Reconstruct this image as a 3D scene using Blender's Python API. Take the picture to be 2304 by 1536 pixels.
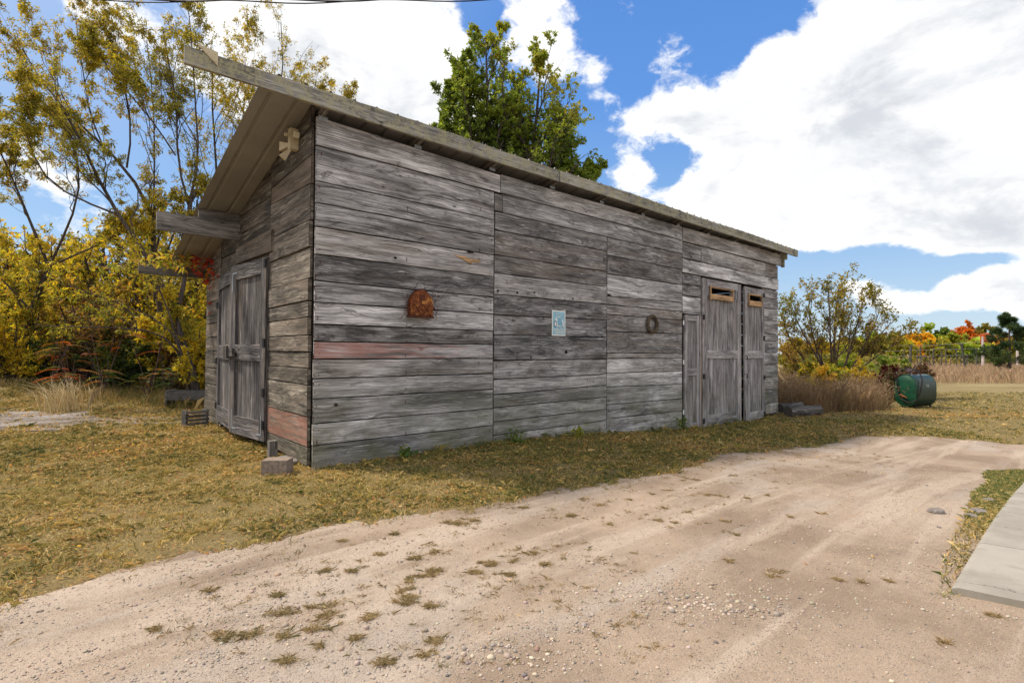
import bpy, math, numpy as np
from mathutils import Vector, Matrix, noise as mn

# ------------------------------------------------------------------ scene, camera, world, sun
for o in list(bpy.data.objects):
    bpy.data.objects.remove(o)
SC = bpy.context.scene
COL = SC.collection
SC.view_settings.view_transform = 'Standard'
SC.view_settings.look = 'None'
SC.view_settings.exposure = 0.26
SC.view_settings.gamma = 1.0
SC.render.resolution_x, SC.render.resolution_y = 1024, 682

F_PX, PITCH, ROLL, ANG = 1179.09, 0.0192192, -0.0065719, 0.71875
cam = bpy.data.cameras.new('camera')
camo = bpy.data.objects.new('camera', cam)
COL.objects.link(camo)
SC.camera = camo
cam.sensor_width = 36.0
cam.lens = F_PX / 2304 * 36.0
cam.clip_start, cam.clip_end = 0.05, 4000
fw = Vector((0, math.cos(PITCH), math.sin(PITCH)))
up = Vector((0, -math.sin(PITCH), math.cos(PITCH)))
rt = Vector((1, 0, 0))
c_, s_ = math.cos(ROLL), math.sin(ROLL)
r2 = rt * c_ - up * s_
u2 = up * c_ + rt * s_
camo.matrix_world = Matrix(((r2.x, u2.x, -fw.x, 0), (r2.y, u2.y, -fw.y, 0), (r2.z, u2.z, -fw.z, 1.4), (0, 0, 0, 1)))

SUN_EL = math.radians(54)
SUN_AZ = math.radians(-78)          # clockwise from +Y: behind and to the left
sd = Vector((math.sin(SUN_AZ) * math.cos(SUN_EL), math.cos(SUN_AZ) * math.cos(SUN_EL), math.sin(SUN_EL)))
sl = bpy.data.lights.new('sun', 'SUN')
sl.energy = 4.4
sl.angle = math.radians(6.0)
sl.color = (1.0, 0.90, 0.76)
slo = bpy.data.objects.new('sun', sl)
slo.rotation_euler = (-sd).to_track_quat('-Z', 'Y').to_euler()
slo.location = sd * 50
COL.objects.link(slo)


class NT:
    """small helper to write node trees"""
    def __init__(s, tree):
        s.t = tree
        s.n = tree.nodes
        s.l = tree.links

    def node(s, typ, **kw):
        n = s.n.new(typ)
        for k, v in kw.items():
            setattr(n, k, v)
        return n

    def _set(s, sock, v):
        if v is None:
            return
        if isinstance(v, bpy.types.NodeSocket):
            s.l.new(v, sock)
        else:
            if isinstance(v, (tuple, list)) and len(v) == 3 and sock.type == 'RGBA':
                v = (*v, 1)
            sock.default_value = v

    def math(s, op, a, b=None, c=None, clamp=False):
        n = s.node('ShaderNodeMath', operation=op, use_clamp=clamp)
        s._set(n.inputs[0], a)
        s._set(n.inputs[1], b)
        s._set(n.inputs[2], c)
        return n.outputs[0]

    def vmath(s, op, a, b=None, scale=None):
        n = s.node('ShaderNodeVectorMath', operation=op)
        s._set(n.inputs[0], a)
        if b is not None:
            s._set(n.inputs[1], b)
        if scale is not None:
            s._set(n.inputs['Scale'], scale)
        return n.outputs['Value'] if op in ('DOT_PRODUCT', 'LENGTH') else n.outputs[0]

    def noise(s, vec, scale, detail=4, rough=0.55, dist=0.0, out='Fac'):
        n = s.node('ShaderNodeTexNoise')
        s._set(n.inputs['Vector'], vec)
        n.inputs['Scale'].default_value = scale
        n.inputs['Detail'].default_value = detail
        n.inputs['Roughness'].default_value = rough
        n.inputs['Distortion'].default_value = dist
        return n.outputs[out]

    def voro(s, vec, scale, feature='F1', out='Distance', rnd=1.0):
        n = s.node('ShaderNodeTexVoronoi', feature=feature)
        s._set(n.inputs['Vector'], vec)
        n.inputs['Scale'].default_value = scale
        n.inputs['Randomness'].default_value = rnd
        return n.outputs[out]

    def mix(s, f, a, b, blend='MIX'):
        n = s.node('ShaderNodeMix', data_type='RGBA', blend_type=blend)
        s._set(n.inputs[0], f)
        s._set(n.inputs[6], a)
        s._set(n.inputs[7], b)
        return n.outputs[2]

    def ramp(s, v, stops, interp='LINEAR'):
        n = s.node('ShaderNodeValToRGB')
        cr = n.color_ramp
        cr.interpolation = interp
        while len(cr.elements) < len(stops):
            cr.elements.new(0.5)
        for e, (p, c) in zip(cr.elements, stops):
            e.position = p
            e.color = (*c, 1) if isinstance(c, (tuple, list)) else (c, c, c, 1)
        s._set(n.inputs[0], v)
        return n.outputs[0]

    def rng(s, v, a, b, c=0.0, d=1.0, smooth=True):
        n = s.node('ShaderNodeMapRange')
        n.interpolation_type = 'SMOOTHSTEP' if smooth else 'LINEAR'
        s._set(n.inputs[0], v)
        for i, x in zip((1, 2, 3, 4), (a, b, c, d)):
            s._set(n.inputs[i], x)
        return n.outputs[0]

    def comb(s, x, y, z):
        n = s.node('ShaderNodeCombineXYZ')
        for i, v in enumerate((x, y, z)):
            s._set(n.inputs[i], v)
        return n.outputs[0]

    def sep(s, v):
        n = s.node('ShaderNodeSeparateXYZ')
        s._set(n.inputs[0], v)
        return n.outputs

    def bump(s, h, strength=0.5, dist=0.01, normal=None):
        n = s.node('ShaderNodeBump')
        n.inputs['Strength'].default_value = strength
        n.inputs['Distance'].default_value = dist
        s._set(n.inputs['Height'], h)
        if normal is not None:
            s._set(n.inputs['Normal'], normal)
        return n.outputs[0]


# ---- world: Nishita sky with cumulus clouds defined by direction (azimuth, elevation)
W = bpy.data.worlds.new("World")
SC.world = W
W.use_nodes = True
W.node_tree.nodes.clear()
k = NT(W.node_tree)
sky = k.node('ShaderNodeTexSky', sky_type='NISHITA')
sky.sun_disc = False
sky.sun_elevation = SUN_EL
sky.sun_rotation = SUN_AZ % (2 * math.pi)
sky.altitude = 200
sky.air_density = 1.0
sky.dust_density = 0.6
sky.ozone_density = 2.0
gen = k.node('ShaderNodeTexCoord').outputs['Generated']
dx, dy, dz = k.sep(gen)
az = k.math('ARCTAN2', dx, dy)
el = k.math('ARCSINE', dz)
# clouds: sum of soft ellipses (azimuth, elevation, radii, weight) in degrees
BL = [
    (37.3, 22.1, 13.2, 10.9, 1.3), (26.1, 18.9, 8.2, 6.6, 1.0), (44.2, 12.2, 6.2, 11.6, 1.1), (27.3, 14.4, 7.7, 3.6, 0.8), (16.4, 24.5, 4.5, 2.3, 0.55), (34.4, 31.1, 10.9, 5.9, 0.9),
    (25.7, 27.5, 1.6, 2.1, 0.7), (20.8, 23.6, 1.9, 1.9, 0.4), (40.0, 6.1, 0.9, 2.2, 0.4), (13.3, 23.8, 4.4, 1.8, 0.75), (11.9, 21.3, 2.6, 2.9, 0.45), (14.2, 17.7, 4.1, 1.5, 0.6),
    (37.3, 11.2, 4.6, 2.0, 0.45), (43.7, 9.9, 3.6, 1.7, 0.4), (31.7, 12.3, 3.2, 2.4, 0.5), (21.7, 18.3, 6.7, 4.5, 0.8), (-16.6, 28.0, 12.0, 6.2, 1.3), (-18.4, 23.3, 10.1, 3.9, 0.9),
    (-8.3, 31.7, 5.2, 3.1, 0.6), (-26.7, 30.4, 3.5, 1.9, 0.6), (-10.7, 25.2, 5.2, 4.3, 0.8), (3.3, 32.3, 4.1, 2.6, 1.1), (1.4, 36.0, 4.4, 1.9, 0.7), (11.9, 33.0, 2.1, 1.3, 0.62),
    (16.4, 29.6, 2.5, 2.6, 0.85), (19.3, 30.6, 1.3, 2.0, 0.45), (9.3, 27.7, 2.0, 1.3, 1.0), (10.5, 25.8, 2.3, 0.9, 0.85), (5.7, 27.5, 2.9, 3.4, 0.5), (33.4, 6.1, 2.0, 1.8, 0.75),
    (36.4, 4.2, 1.9, 1.5, 0.7), (40.2, 4.2, 1.7, 0.9, 0.55), (42.7, 6.1, 2.4, 0.8, 0.65), (44.0, 3.6, 2.3, 1.4, 0.6), (44.0, 8.1, 3.0, 0.9, 0.45), (28.8, 11.8, 3.7, 2.0, 0.5),
    (38.8, 8.0, 1.2, 0.7, 0.3), (37.6, 1.3, 9.2, 0.8, -0.4), (41.6, 7.7, 4.1, 0.8, -0.6), (31.3, 4.2, 2.1, 2.5, -0.5), (-40.6, 28.7, 4.5, 3.1, 0.7), (-37.4, 25.9, 2.1, 2.2, 0.75),
    (-31.5, 23.9, 4.6, 2.1, 0.45), (-42.8, 16.0, 4.2, 4.0, 0.55), (-42.8, 6.7, 7.8, 7.0, 0.5), (-22.7, 30.5, 5.0, 2.0, 0.6), (-33.6, 17.7, 2.0, 2.2, 0.3), (19.1, 18.8, 3.3, 1.6, -0.9),
    (16.4, 18.0, 1.5, 2.5, -0.8), (17.8, 20.2, 4.0, 0.7, -0.3), (20.4, 16.8, 1.3, 1.3, -0.4), (21.7, 31.6, 8.0, 3.3, -0.9), (13.3, 24.4, 4.1, 2.4, -0.5), (24.9, 30.3, 4.4, 2.3, -1.3),
    (13.7, 26.3, 4.1, 1.5, -0.4), (37.6, 7.8, 7.9, 0.8, -0.6), (35.7, 8.5, 1.9, 1.5, -0.5), (40.8, 3.3, 2.5, 0.9, -0.7), (38.2, 6.2, 1.2, 1.0, -0.6), (41.9, 7.9, 3.2, 0.6, -0.5),
    (34.4, 2.5, 4.0, 0.9, -0.5), (-3.5, 32.6, 1.8, 3.4, -0.9), (-26.7, 29.1, 1.9, 1.0, -0.4), (29.9, 8.4, 4.4, 1.2, -1.0), (31.3, 12.3, 0.9, 1.1, -0.9), (40.0, 6.8, 2.6, 0.7, -0.6),
    (8.6, 21.4, 2.4, 5.8, -0.4), (-38.9, 21.3, 4.7, 3.9, -0.45), (-34.9, 18.9, 4.3, 3.9, -0.4), (37.3, 2.4, 10.8, 0.8, -0.5), (20.8, 25.4, 2.5, 2.2, -0.4), (28.4, 7.3, 2.3, 2.5, -0.5),
]
acc = None
for (a, e, ra, re, w) in BL:
    u = k.math('MULTIPLY', k.math('SUBTRACT', az, math.radians(a)), 1 / math.radians(ra))
    v = k.math('MULTIPLY', k.math('SUBTRACT', el, math.radians(e)), 1 / math.radians(re))
    d2 = k.math('ADD', k.math('MULTIPLY', u, u), k.math('MULTIPLY', v, v))
    g = k.math('MULTIPLY', k.math('EXPONENT', k.math('MULTIPLY', d2, -0.75)), w)
    acc = g if acc is None else k.math('ADD', acc, g)
# cloud for the unseen sky behind the viewer, thickened to brighten the front wall
back = k.rng(k.math('ABSOLUTE', az), 1.0, 1.5, 0, .95)
high = k.rng(el, .78, 1.05, 0, .5)
acc = k.math('ADD', acc, k.math('MAXIMUM', back, high))
vs = k.vmath('MULTIPLY', gen, (1.0, 1.0, 1.5))
n1 = k.noise(vs, 3.1, 9, .60, .25)
n2 = k.noise(vs, 11.0, 8, .62, .3)
n3 = k.noise(k.vmath('MULTIPLY', k.vmath('ADD', vs, (3.1, .4, 1.7)), (1, 1, 1.25)), 4.6, 8, .62, .3)
f = k.math('ADD', acc, k.math('MULTIPLY', k.math('SUBTRACT', n1, .5), 1.5))
f = k.math('ADD', f, k.math('MULTIPLY', k.math('SUBTRACT', n2, .5), 1.9))
n4 = k.noise(vs, 34.0, 6, .65, .4)
f = k.math('ADD', f, k.math('MULTIPLY', k.math('SUBTRACT', n4, .5), 1.1))
mask = k.rng(f, .40, .98)
# body shading of the clouds: thick parts turn pale grey-blue towards their base
thick = k.rng(f, .7, 1.7)
shade = k.math('MULTIPLY', k.rng(n3, .44, .66), k.math('MULTIPLY', thick, .9))
vs2 = k.vmath('ADD', vs, (0, 0, .055))
n1b = k.noise(vs2, 3.1, 9, .60, .25)
relief = k.rng(k.math('SUBTRACT', n1, n1b), -.10, .12)
ccol = k.mix(shade, (.99, .985, .975), (.56, .585, .63))
ccol = k.mix(k.math('MULTIPLY', k.math('SUBTRACT', 1.0, relief), k.math('ADD', .12, k.math('MULTIPLY', thick, .25))), ccol, (.55, .59, .65))
hsv = k.node('ShaderNodeHueSaturation')
hsv.inputs['Saturation'].default_value = 1.18
hsv.inputs['Value'].default_value = 1.0
k.l.new(sky.outputs[0], hsv.inputs['Color'])
skyg = k.ramp(k.rng(el, 0.0, 0.75, 0, 1, False), [(0.0, (4.6, 5.6, 6.6)), (.10, (3.9, 5.2, 6.7)), (.28, (2.3, 4.0, 6.6)), (.6, (1.0, 2.6, 6.4)), (1.0, (.7, 2.0, 5.6))])
skyc = k.mix(.75, hsv.outputs[0], skyg)
glow = k.rng(k.vmath('DOT_PRODUCT', gen, tuple(sd)), .50, .98, 0, .65)
skyc = k.mix(glow, skyc, (5.2, 6.0, 6.9))
bg1 = k.node('ShaderNodeBackground')
k._set(bg1.inputs[0], skyc)
bg1.inputs[1].default_value = 0.115
bg2 = k.node('ShaderNodeBackground')
k._set(bg2.inputs[0], ccol)
bg2.inputs[1].default_value = 1.0
ms = k.node('ShaderNodeMixShader')
k.l.new(mask, ms.inputs[0])
k.l.new(bg1.outputs[0], ms.inputs[1])
k.l.new(bg2.outputs[0], ms.inputs[2])
# below the horizon: plain sky
wo = k.node('ShaderNodeOutputWorld')
k.l.new(ms.outputs[0], wo.inputs[0])

# ------------------------------------------------------------------ helpers
CC = np.array([-2.35788, 6.20474, 0.0])                     # near corner of the shed
DF = np.array([math.cos(ANG), math.sin(ANG), 0])            # along the front wall
DS = np.array([-math.sin(ANG), math.cos(ANG), 0])           # along the gable wall, away


def W3(u, w, z):
    p = CC + DF * u + DS * w
    return (float(p[0]), float(p[1]), float(z))


def sstep(x, a, b):
    t = np.clip((x - a) / (b - a), 0, 1)
    return t * t * (3 - 2 * t)


def gh(X, Y):
    """terrain height"""
    X = np.asarray(X, float)
    Y = np.asarray(Y, float)
    t = (X - CC[0]) * DF[0] + (Y - CC[1]) * DF[1]
    h = -.33 * sstep(t, 2.8, 10.0)
    h = h + .42 * np.exp(-(((X + 13.3) / 2.6) ** 2 + ((Y - 14.2) / 1.6) ** 2))
    h = h + .16 * np.exp(-(((X + 9.6) / 1.6) ** 2 + ((Y - 12.6) / 1.0) ** 2))
    return h


def gz(x, y):
    return float(gh(x, y))


def tag(o, label=None, cat=None, group=None, kind=None):
    if label:
        o['label'] = label
    if cat:
        o['category'] = cat
    if group:
        o['group'] = group
    if kind:
        o['kind'] = kind
    return o


def empty(name, loc, rz=0.0, label=None, cat=None, group=None):
    o = bpy.data.objects.new(name, None)
    o.location = loc
    o.rotation_euler = (0, 0, rz)
    o.empty_display_size = 0.2
    COL.objects.link(o)
    return tag(o, label, cat, group)


def link(name, me, parent=None):
    o = bpy.data.objects.new(name, me)
    COL.objects.link(o)
    if parent is not None:
        o.parent = parent
    return o


class MB:
    """mesh builder with uv (metres along grain, across) and tint colours"""
    def __init__(s):
        s.v, s.f, s.uv, s.c, s.sm = [], [], [], [], []

    def quad(s, pts, uvs=None, cols=None, smooth=False):
        i = len(s.v)
        s.v += [tuple(p) for p in pts]
        s.f.append(tuple(range(i, i + len(pts))))
        s.uv += uvs or [(0, 0)] * len(pts)
        s.c += cols or [(1, 0, 0)] * len(pts)
        s.sm.append(smooth)

    def box(s, x0, x1, y0, y1, z0, z1, grain='x', tint=(1, 0, 0), off=None, M=None, uo=0):
        if off is None:
            off = ((x0 * 7.3 + z0 * 3.7 + y0 * 5.1) % 11 + 3, (z0 * 5.7 + y0 * 2.1 + x0 * 1.3) % 7 + 2)
        P = [(x, y, z) for x in (x0, x1) for y in (y0, y1) for z in (z0, z1)]
        fs = ((0, 4, 5, 1), (6, 2, 3, 7), (2, 0, 1, 3), (4, 6, 7, 5), (1, 5, 7, 3), (2, 6, 4, 0))
        for fi in fs:
            pts = [P[i] for i in fi]
            uv = []
            for (x, y, z) in pts:
                if grain == 'x':
                    a, b = x, z + y
                elif grain == 'z':
                    a, b = z, x + y
                else:
                    a, b = y, z + x
                uv.append((a + off[0], b + off[1]))
            if M is not None:
                pts = [tuple(M @ Vector(p)) for p in pts]
            s.quad(pts, uv, [tint] * 4)

    def tube(s, pts, rad, sides=8, tint=(1, 0, 0), closed=False, caps=True):
        pts = [Vector(p) for p in pts]
        n = len(pts)
        if not hasattr(rad, '__len__'):
            rad = [rad] * n
        rings = []
        nrm = None
        L = 0
        for i, p in enumerate(pts):
            if closed:
                t = pts[(i + 1) % n] - pts[i - 1]
            else:
                t = pts[min(i + 1, n - 1)] - pts[max(i - 1, 0)]
            t.normalize()
            if nrm is None:
                nrm = t.orthogonal().normalized()
            nrm = (nrm - t * nrm.dot(t)).normalized()
            b = t.cross(nrm)
            rings.append([p + (nrm * math.cos(2 * math.pi * j / sides) + b * math.sin(2 * math.pi * j / sides)) * rad[i] for j in range(sides)])
        m = n if closed else n - 1
        for i in range(m):
            A, B = rings[i], rings[(i + 1) % n]
            d = (pts[(i + 1) % n] - pts[i]).length
            for j in range(sides):
                j2 = (j + 1) % sides
                w = 2 * math.pi * rad[i] / sides
                s.quad((A[j], A[j2], B[j2], B[j]), [(L, j * w), (L, (j + 1) * w), (L + d, (j + 1) * w), (L + d, j * w)], [tint] * 4, True)
            L += d
        if not closed and caps:
            s.quad(list(reversed(rings[0])), None, [tint] * sides)
            s.quad(rings[-1], None, [tint] * sides)

    def build(s, name, mat, parent=None, merge=False):
        me = bpy.data.meshes.new(name)
        me.from_pydata(s.v, [], s.f)
        uvl = me.uv_layers.new(name='uv')
        uvl.data.foreach_set('uv', np.array(s.uv, np.float32).ravel())
        ca = me.color_attributes.new('tint', 'FLOAT_COLOR', 'CORNER')
        c = np.ones((len(s.c), 4), np.float32)
        c[:, :3] = np.array(s.c, np.float32)
        ca.data.foreach_set('color', c.ravel())
        me.polygons.foreach_set('use_smooth', s.sm)
        me.materials.append(mat)
        if merge:
            import bmesh
            bm = bmesh.new()
            bm.from_mesh(me)
            bmesh.ops.remove_doubles(bm, verts=bm.verts, dist=1e-5)
            bm.to_mesh(me)
            bm.free()
        me.update()
        return link(name, me, parent)


def np_mesh(name, V, F, col=None, mat=None, parent=None, smooth=False):
    """V (n,3), F (m,k) index array, col (n,3) per vertex"""
    me = bpy.data.meshes.new(name)
    V = np.ascontiguousarray(V, np.float32)
    F = np.ascontiguousarray(F, np.int32)
    m, kk = F.shape
    me.vertices.add(len(V))
    me.vertices.foreach_set('co', V.ravel())
    me.loops.add(m * kk)
    me.loops.foreach_set('vertex_index', F.ravel())
    me.polygons.add(m)
    me.polygons.foreach_set('loop_start', np.arange(0, m * kk, kk, dtype=np.int32))
    me.polygons.foreach_set('use_smooth', np.full(m, smooth))
    if col is not None:
        ca = me.color_attributes.new('tint', 'FLOAT_COLOR', 'POINT')
        c = np.ones((len(V), 4), np.float32)
        c[:, :3] = col
        ca.data.foreach_set('color', c.ravel())
    if mat is not None:
        me.materials.append(mat)
    me.update(calc_edges=True)
    me.validate()
    return link(name, me, parent)


# ------------------------------------------------------------------ materials
MATS = {}


def new_mat(name):
    m = bpy.data.materials.new(name)
    m.use_nodes = True
    m.node_tree.nodes.clear()
    k = NT(m.node_tree)
    out = k.node('ShaderNodeOutputMaterial')
    b = k.node('ShaderNodeBsdfPrincipled')
    k.l.new(b.outputs[0], out.inputs[0])
    b.inputs['Roughness'].default_value = .85
    b.inputs['Specular IOR Level'].default_value = .25
    MATS[name] = m
    return m, k, b, out


def wood(name, dark=(.058, .054, .053), mid=(.335, .322, .318), light=(.64, .62, .61), streak=.5, lichen=0.0, moss=0.0, warm=(.20, .155, .12), warmamt=.25, bump=.5):
    m, k, b, out = new_mat(name)
    uv = k.node('ShaderNodeUVMap', uv_map='uv').outputs[0]
    at = k.node('ShaderNodeAttribute', attribute_name='tint').outputs['Color']
    tr, tg, tb = k.sep(at)
    u, v, _ = k.sep(uv)
    wob = k.noise(k.comb(k.math('MULTIPLY', u, .8), k.math('MULTIPLY', v, 2.2), 0), 1.0, 2, .45)
    # knots: ellipses in (u, v), grain flows round them
    kn = k.voro(k.comb(k.math('MULTIPLY', u, 1.9), k.math('MULTIPLY', v, 4.6), 2.3), 1.0)
    knb = k.math('EXPONENT', k.math('MULTIPLY', k.math('MULTIPLY', kn, kn), -26))
    v2 = k.math('ADD', v, k.math('ADD', k.math('MULTIPLY', wob, .11), k.math('MULTIPLY', knb, .045)))
    g1 = k.noise(k.comb(k.math('MULTIPLY', u, 1.1), k.math('MULTIPLY', v2, 62), 0), 1.0, 6, .68, .15)
    g2 = k.noise(k.comb(k.math('MULTIPLY', u, 5.0), k.math('MULTIPLY', v2, 190), 4), 1.0, 3, .6)
    g3 = k.noise(k.comb(k.math('MULTIPLY', u, .55), k.math('MULTIPLY', v2, 9), 7), 1.0, 5, .65, .4)
    g = k.math('ADD', k.math('MULTIPLY', g1, .40), k.math('ADD', k.math('MULTIPLY', g2, .28), k.math('MULTIPLY', g3, .32)))
    col = k.ramp(g, [(.38, dark), (.455, tuple(.55 * a + .45 * b_ for a, b_ in zip(dark, mid))), (.51, mid), (.60, light)])
    col = k.mix(1.0, col, k.comb(tr, tr, tr), 'MULTIPLY')
    pale = k.noise(k.comb(k.math('MULTIPLY', u, .8), k.math('MULTIPLY', v, 3.2), 61), 1.0, 5, .65, .6)
    col = k.mix(1.0, col, k.ramp(pale, [(.38, (.55, .55, .55)), (.5, (1, 1, 1)), (.62, (1.36, 1.36, 1.37))]), 'MULTIPLY')
    # dark weathering
    bl = k.noise(k.comb(k.math('MULTIPLY', u, 1.9), k.math('MULTIPLY', v, 8.5), 11), 1.0, 7, .76, 1.0)
    blm = k.math('MULTIPLY', k.rng(bl, k.math('SUBTRACT', .59, k.math('MULTIPLY', tg, .20)), .65), k.math('ADD', .54, k.math('MULTIPLY', tg, .42)))
    hl = k.noise(k.comb(k.math('MULTIPLY', u, 2.2), k.math('MULTIPLY', v2, 70), 71), 1.0, 5, .7, .3)
    hlb = k.noise(k.comb(k.math('MULTIPLY', u, 1.1), k.math('MULTIPLY', v, 6), 75), 1.0, 4, .6, .4)
    col = k.mix(k.math('MULTIPLY', k.math('MULTIPLY', k.rng(hl, .54, .64), k.rng(hlb, .46, .60)), .75), col, tuple(min(.85, a * 1.28) for a in light))
    col = k.mix(blm, col, (.030, .028, .028))
    # warm brown unweathered streaks
    wm = k.noise(k.comb(k.math('MULTIPLY', u, .7), k.math('MULTIPLY', v, 6), 23), 1.0, 4, .6)
    col = k.mix(k.math('MULTIPLY', k.rng(wm, .50, .72), warmamt), col, warm)
    col = k.mix(k.math('MULTIPLY', k.math('MAXIMUM', k.math('MULTIPLY', tb, -1.0), 0.0), k.rng(wm, .30, .60)), col, k.mix(g, (.20, .14, .10), (.40, .30, .22)))
    # cracks along the grain
    cr = k.noise(k.comb(k.math('MULTIPLY', u, .9), k.math('MULTIPLY', v2, 55), 31), 1.0, 3, .45, .2)
    crm = k.rng(cr, .665, .70)
    chk = k.noise(k.comb(k.math('MULTIPLY', u, 9), k.math('MULTIPLY', v2, 120), 41), 1.0, 2, .5)
    chm = k.math('MULTIPLY', k.rng(chk, .66, .72), k.rng(bl, .45, .65))
    crk = k.math('MAXIMUM', crm, chm)
    col = k.mix(k.math('MULTIPLY', crk, .85), col, (.018, .016, .015))
    kd = k.rng(kn, .035, .085, 1, 0)
    col = k.mix(k.math('MULTIPLY', kd, .8), col, (.035, .028, .024))
    # old red paint where tint.b > 0
    pn = k.noise(k.comb(k.math('MULTIPLY', u, 1.6), k.math('MULTIPLY', v2, 24), 51), 1.0, 6, .7)
    pm = k.rng(k.math('ADD', pn, k.math('MULTIPLY', tb, .30)), .56, .82)
    pm = k.math('MULTIPLY', pm, k.math('GREATER_THAN', tb, .01))
    col = k.mix(k.math('MULTIPLY', pm, .60), col, k.mix(g2, (.33, .10, .07), (.48, .22, .17)))
    pos = k.node('ShaderNodeNewGeometry').outputs['Position']
    if moss > 0:
        pz = k.sep(pos)[2]
        mn_ = k.noise(pos, 1.3, 6, .68)
        mm = k.math('MULTIPLY', k.rng(pz, -.3, 1.7, 1, 0), k.rng(mn_, .36, .56))
        mm = k.math('ADD', mm, k.math('MULTIPLY', k.rng(mn_, .60, .72), .25))
        mm = k.math('MULTIPLY', mm, k.rng(g1, .35, .6, .45, 1.0))
        col = k.mix(k.math('MULTIPLY', mm, moss), col, (.125, .125, .062))
    if lichen > 0:
        ln = k.noise(pos, 7.5, 8, .75, .6)
        l2 = k.noise(pos, 34, 4, .7)
        lm = k.math('MULTIPLY', k.rng(ln, .43, .56), k.rng(l2, .36, .56, .25, 1))
        col = k.mix(k.math('MULTIPLY', lm, lichen), col, k.mix(l2, (.24, .22, .11), (.42, .39, .26)))
        l3 = k.noise(pos, 11, 6, .75)
        col = k.mix(k.math('MULTIPLY', k.rng(l3, .60, .68), .7), col, (.05, .048, .04))
    k._set(b.inputs['Base Color'], col)
    hh = k.math('SUBTRACT', k.math('ADD', g1, k.math('MULTIPLY', g2, .4)), k.math('MULTIPLY', crk, 1.6))
    hh = k.math('SUBTRACT', hh, k.math('MULTIPLY', kd, .8))
    k._set(b.inputs['Normal'], k.bump(hh, bump, .006))
    b.inputs['Roughness'].default_value = .88
    return m


M_WALL = wood('weathered_boards', moss=.75)
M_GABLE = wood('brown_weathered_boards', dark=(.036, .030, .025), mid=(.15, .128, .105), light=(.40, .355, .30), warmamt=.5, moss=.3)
M_DOOR = wood('door_boards', dark=(.10, .09, .09), mid=(.27, .25, .248), light=(.47, .44, .435), warm=(.22, .17, .12), warmamt=.3, moss=.25)
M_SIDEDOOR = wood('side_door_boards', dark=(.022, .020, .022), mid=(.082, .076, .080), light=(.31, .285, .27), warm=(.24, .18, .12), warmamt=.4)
M_FASCIA = wood('lichen_board', dark=(.07, .066, .06), mid=(.23, .22, .20), light=(.42, .41, .38), lichen=.85)
M_BEAM = wood('beam_wood', dark=(.05, .045, .042), mid=(.17, .155, .145), light=(.30, .28, .26), moss=.0)
M_FRESH = wood('fresh_lumber', dark=(.22, .12, .06), mid=(.46, .28, .14), light=(.62, .42, .24), warm=(.36, .2, .1), warmamt=.4)
M_LOG = wood('old_log', dark=(.02, .018, .017), mid=(.075, .068, .062), light=(.24, .22, .20), bump=1.0)


def plain(name, col, rough=.7, metal=0.0, var=.15, scale=20, spec=.3, bumps=.15, second=None, samt=0):
    m, k, b, out = new_mat(name)
    tc = k.node('ShaderNodeTexCoord').outputs['Object']
    n = k.noise(tc, scale, 6, .65)
    c = k.mix(k.rng(n, .3, .7), tuple(x * (1 - var) for x in col), tuple(min(1, x * (1 + var)) for x in col))
    if second:
        n2 = k.noise(tc, scale * .35, 7, .7, .4)
        c = k.mix(k.rng(n2, .62 - samt, .72 - samt), c, second)
    k._set(b.inputs['Base Color'], c)
    b.inputs['Roughness'].default_value = rough
    b.inputs['Metallic'].default_value = metal
    b.inputs['Specular IOR Level'].default_value = spec
    if bumps:
        k._set(b.inputs['Normal'], k.bump(n, bumps, .004))
    return m


M_DARK = plain('interior_shade_black', (.012, .011, .010), .95, spec=.05)  # near-black colour stands in for shade inside the shed
M_ROOF = plain('roof_steel_underside', (.29, .275, .26), .5, 0.15, .12, 1.2, .4, .0)
M_GALV = plain('galvanised_steel', (.30, .33, .36), .55, .5, .2, 40)
M_IRON = plain('black_iron', (.02, .02, .022), .6, .4, .3, 40)
M_CREAM = plain('cream_plastic', (.50, .42, .27), .5, 0, .10, 9, .4, .03)
M_RUST = plain('rusty_tin', (.17, .05, .014), .75, .25, .5, 26, .3, .5, (.46, .21, .05), .10)
M_RUSTD = plain('dark_rust', (.085, .026, .014), .85, .1, .5, 40)
M_TWIG = plain('dry_vine', (.12, .092, .065), .9, 0, .5, 60, .1, .4)
M_TANK = plain('green_tank_paint', (.004, .050, .024), .45, 0, .3, 5, .4, .05, (.05, .03, .018), .03)
M_TANKB = plain('faded_tank_shell', (.008, .030, .021), .32, 0, .3, 6, .5, .05, (.05, .05, .042), .0)
M_HOSE = plain('black_hose', (.012, .010, .011), .5, 0, .3, 30)
M_PUMP = plain('pump_metal', (.13, .09, .10), .5, .4, .4, 30)
M_WHITE = plain('white_paint', (.72, .74, .74), .6, 0, .08, 40)
M_BLOCK = plain('concrete_block', (.235, .185, .15), .95, 0, .3, 30, .1, .6, (.33, .16, .09), -.02)
M_STONE = plain('field_stone', (.20, .175, .16), .9, 0, .35, 12, .2, .5)
M_SCRAP = plain('grey_scrap_panel', (.085, .08, .078), .6, .2, .3, 8)
M_POLE = plain('pole_timber', (.085, .08, .07), .9, 0, .3, 3, .1)
M_POLEW = plain('pale_pole_timber', (.48, .40, .38), .9, 0, .2, 2, .1)
M_CABLE = plain('black_cable', (.01, .008, .012), .6, 0, .2, 10)
M_SIGNW = plain('sign_white_tin', (.72, .72, .66), .5, 0, .08, 14, .4, .02, (.62, .46, .30), -.03)
M_SIGNB = plain('sign_blue_tin', (.27, .47, .57), .5, 0, .12, 14, .4, .02)
M_SIGND = plain('sign_dark_blue', (.09, .20, .30), .5, 0, .12, 14, .4, .02)
M_SIGNM = plain('sign_mid_blue', (.17, .38, .50), .5, 0, .12, 14, .4, .02)


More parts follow.
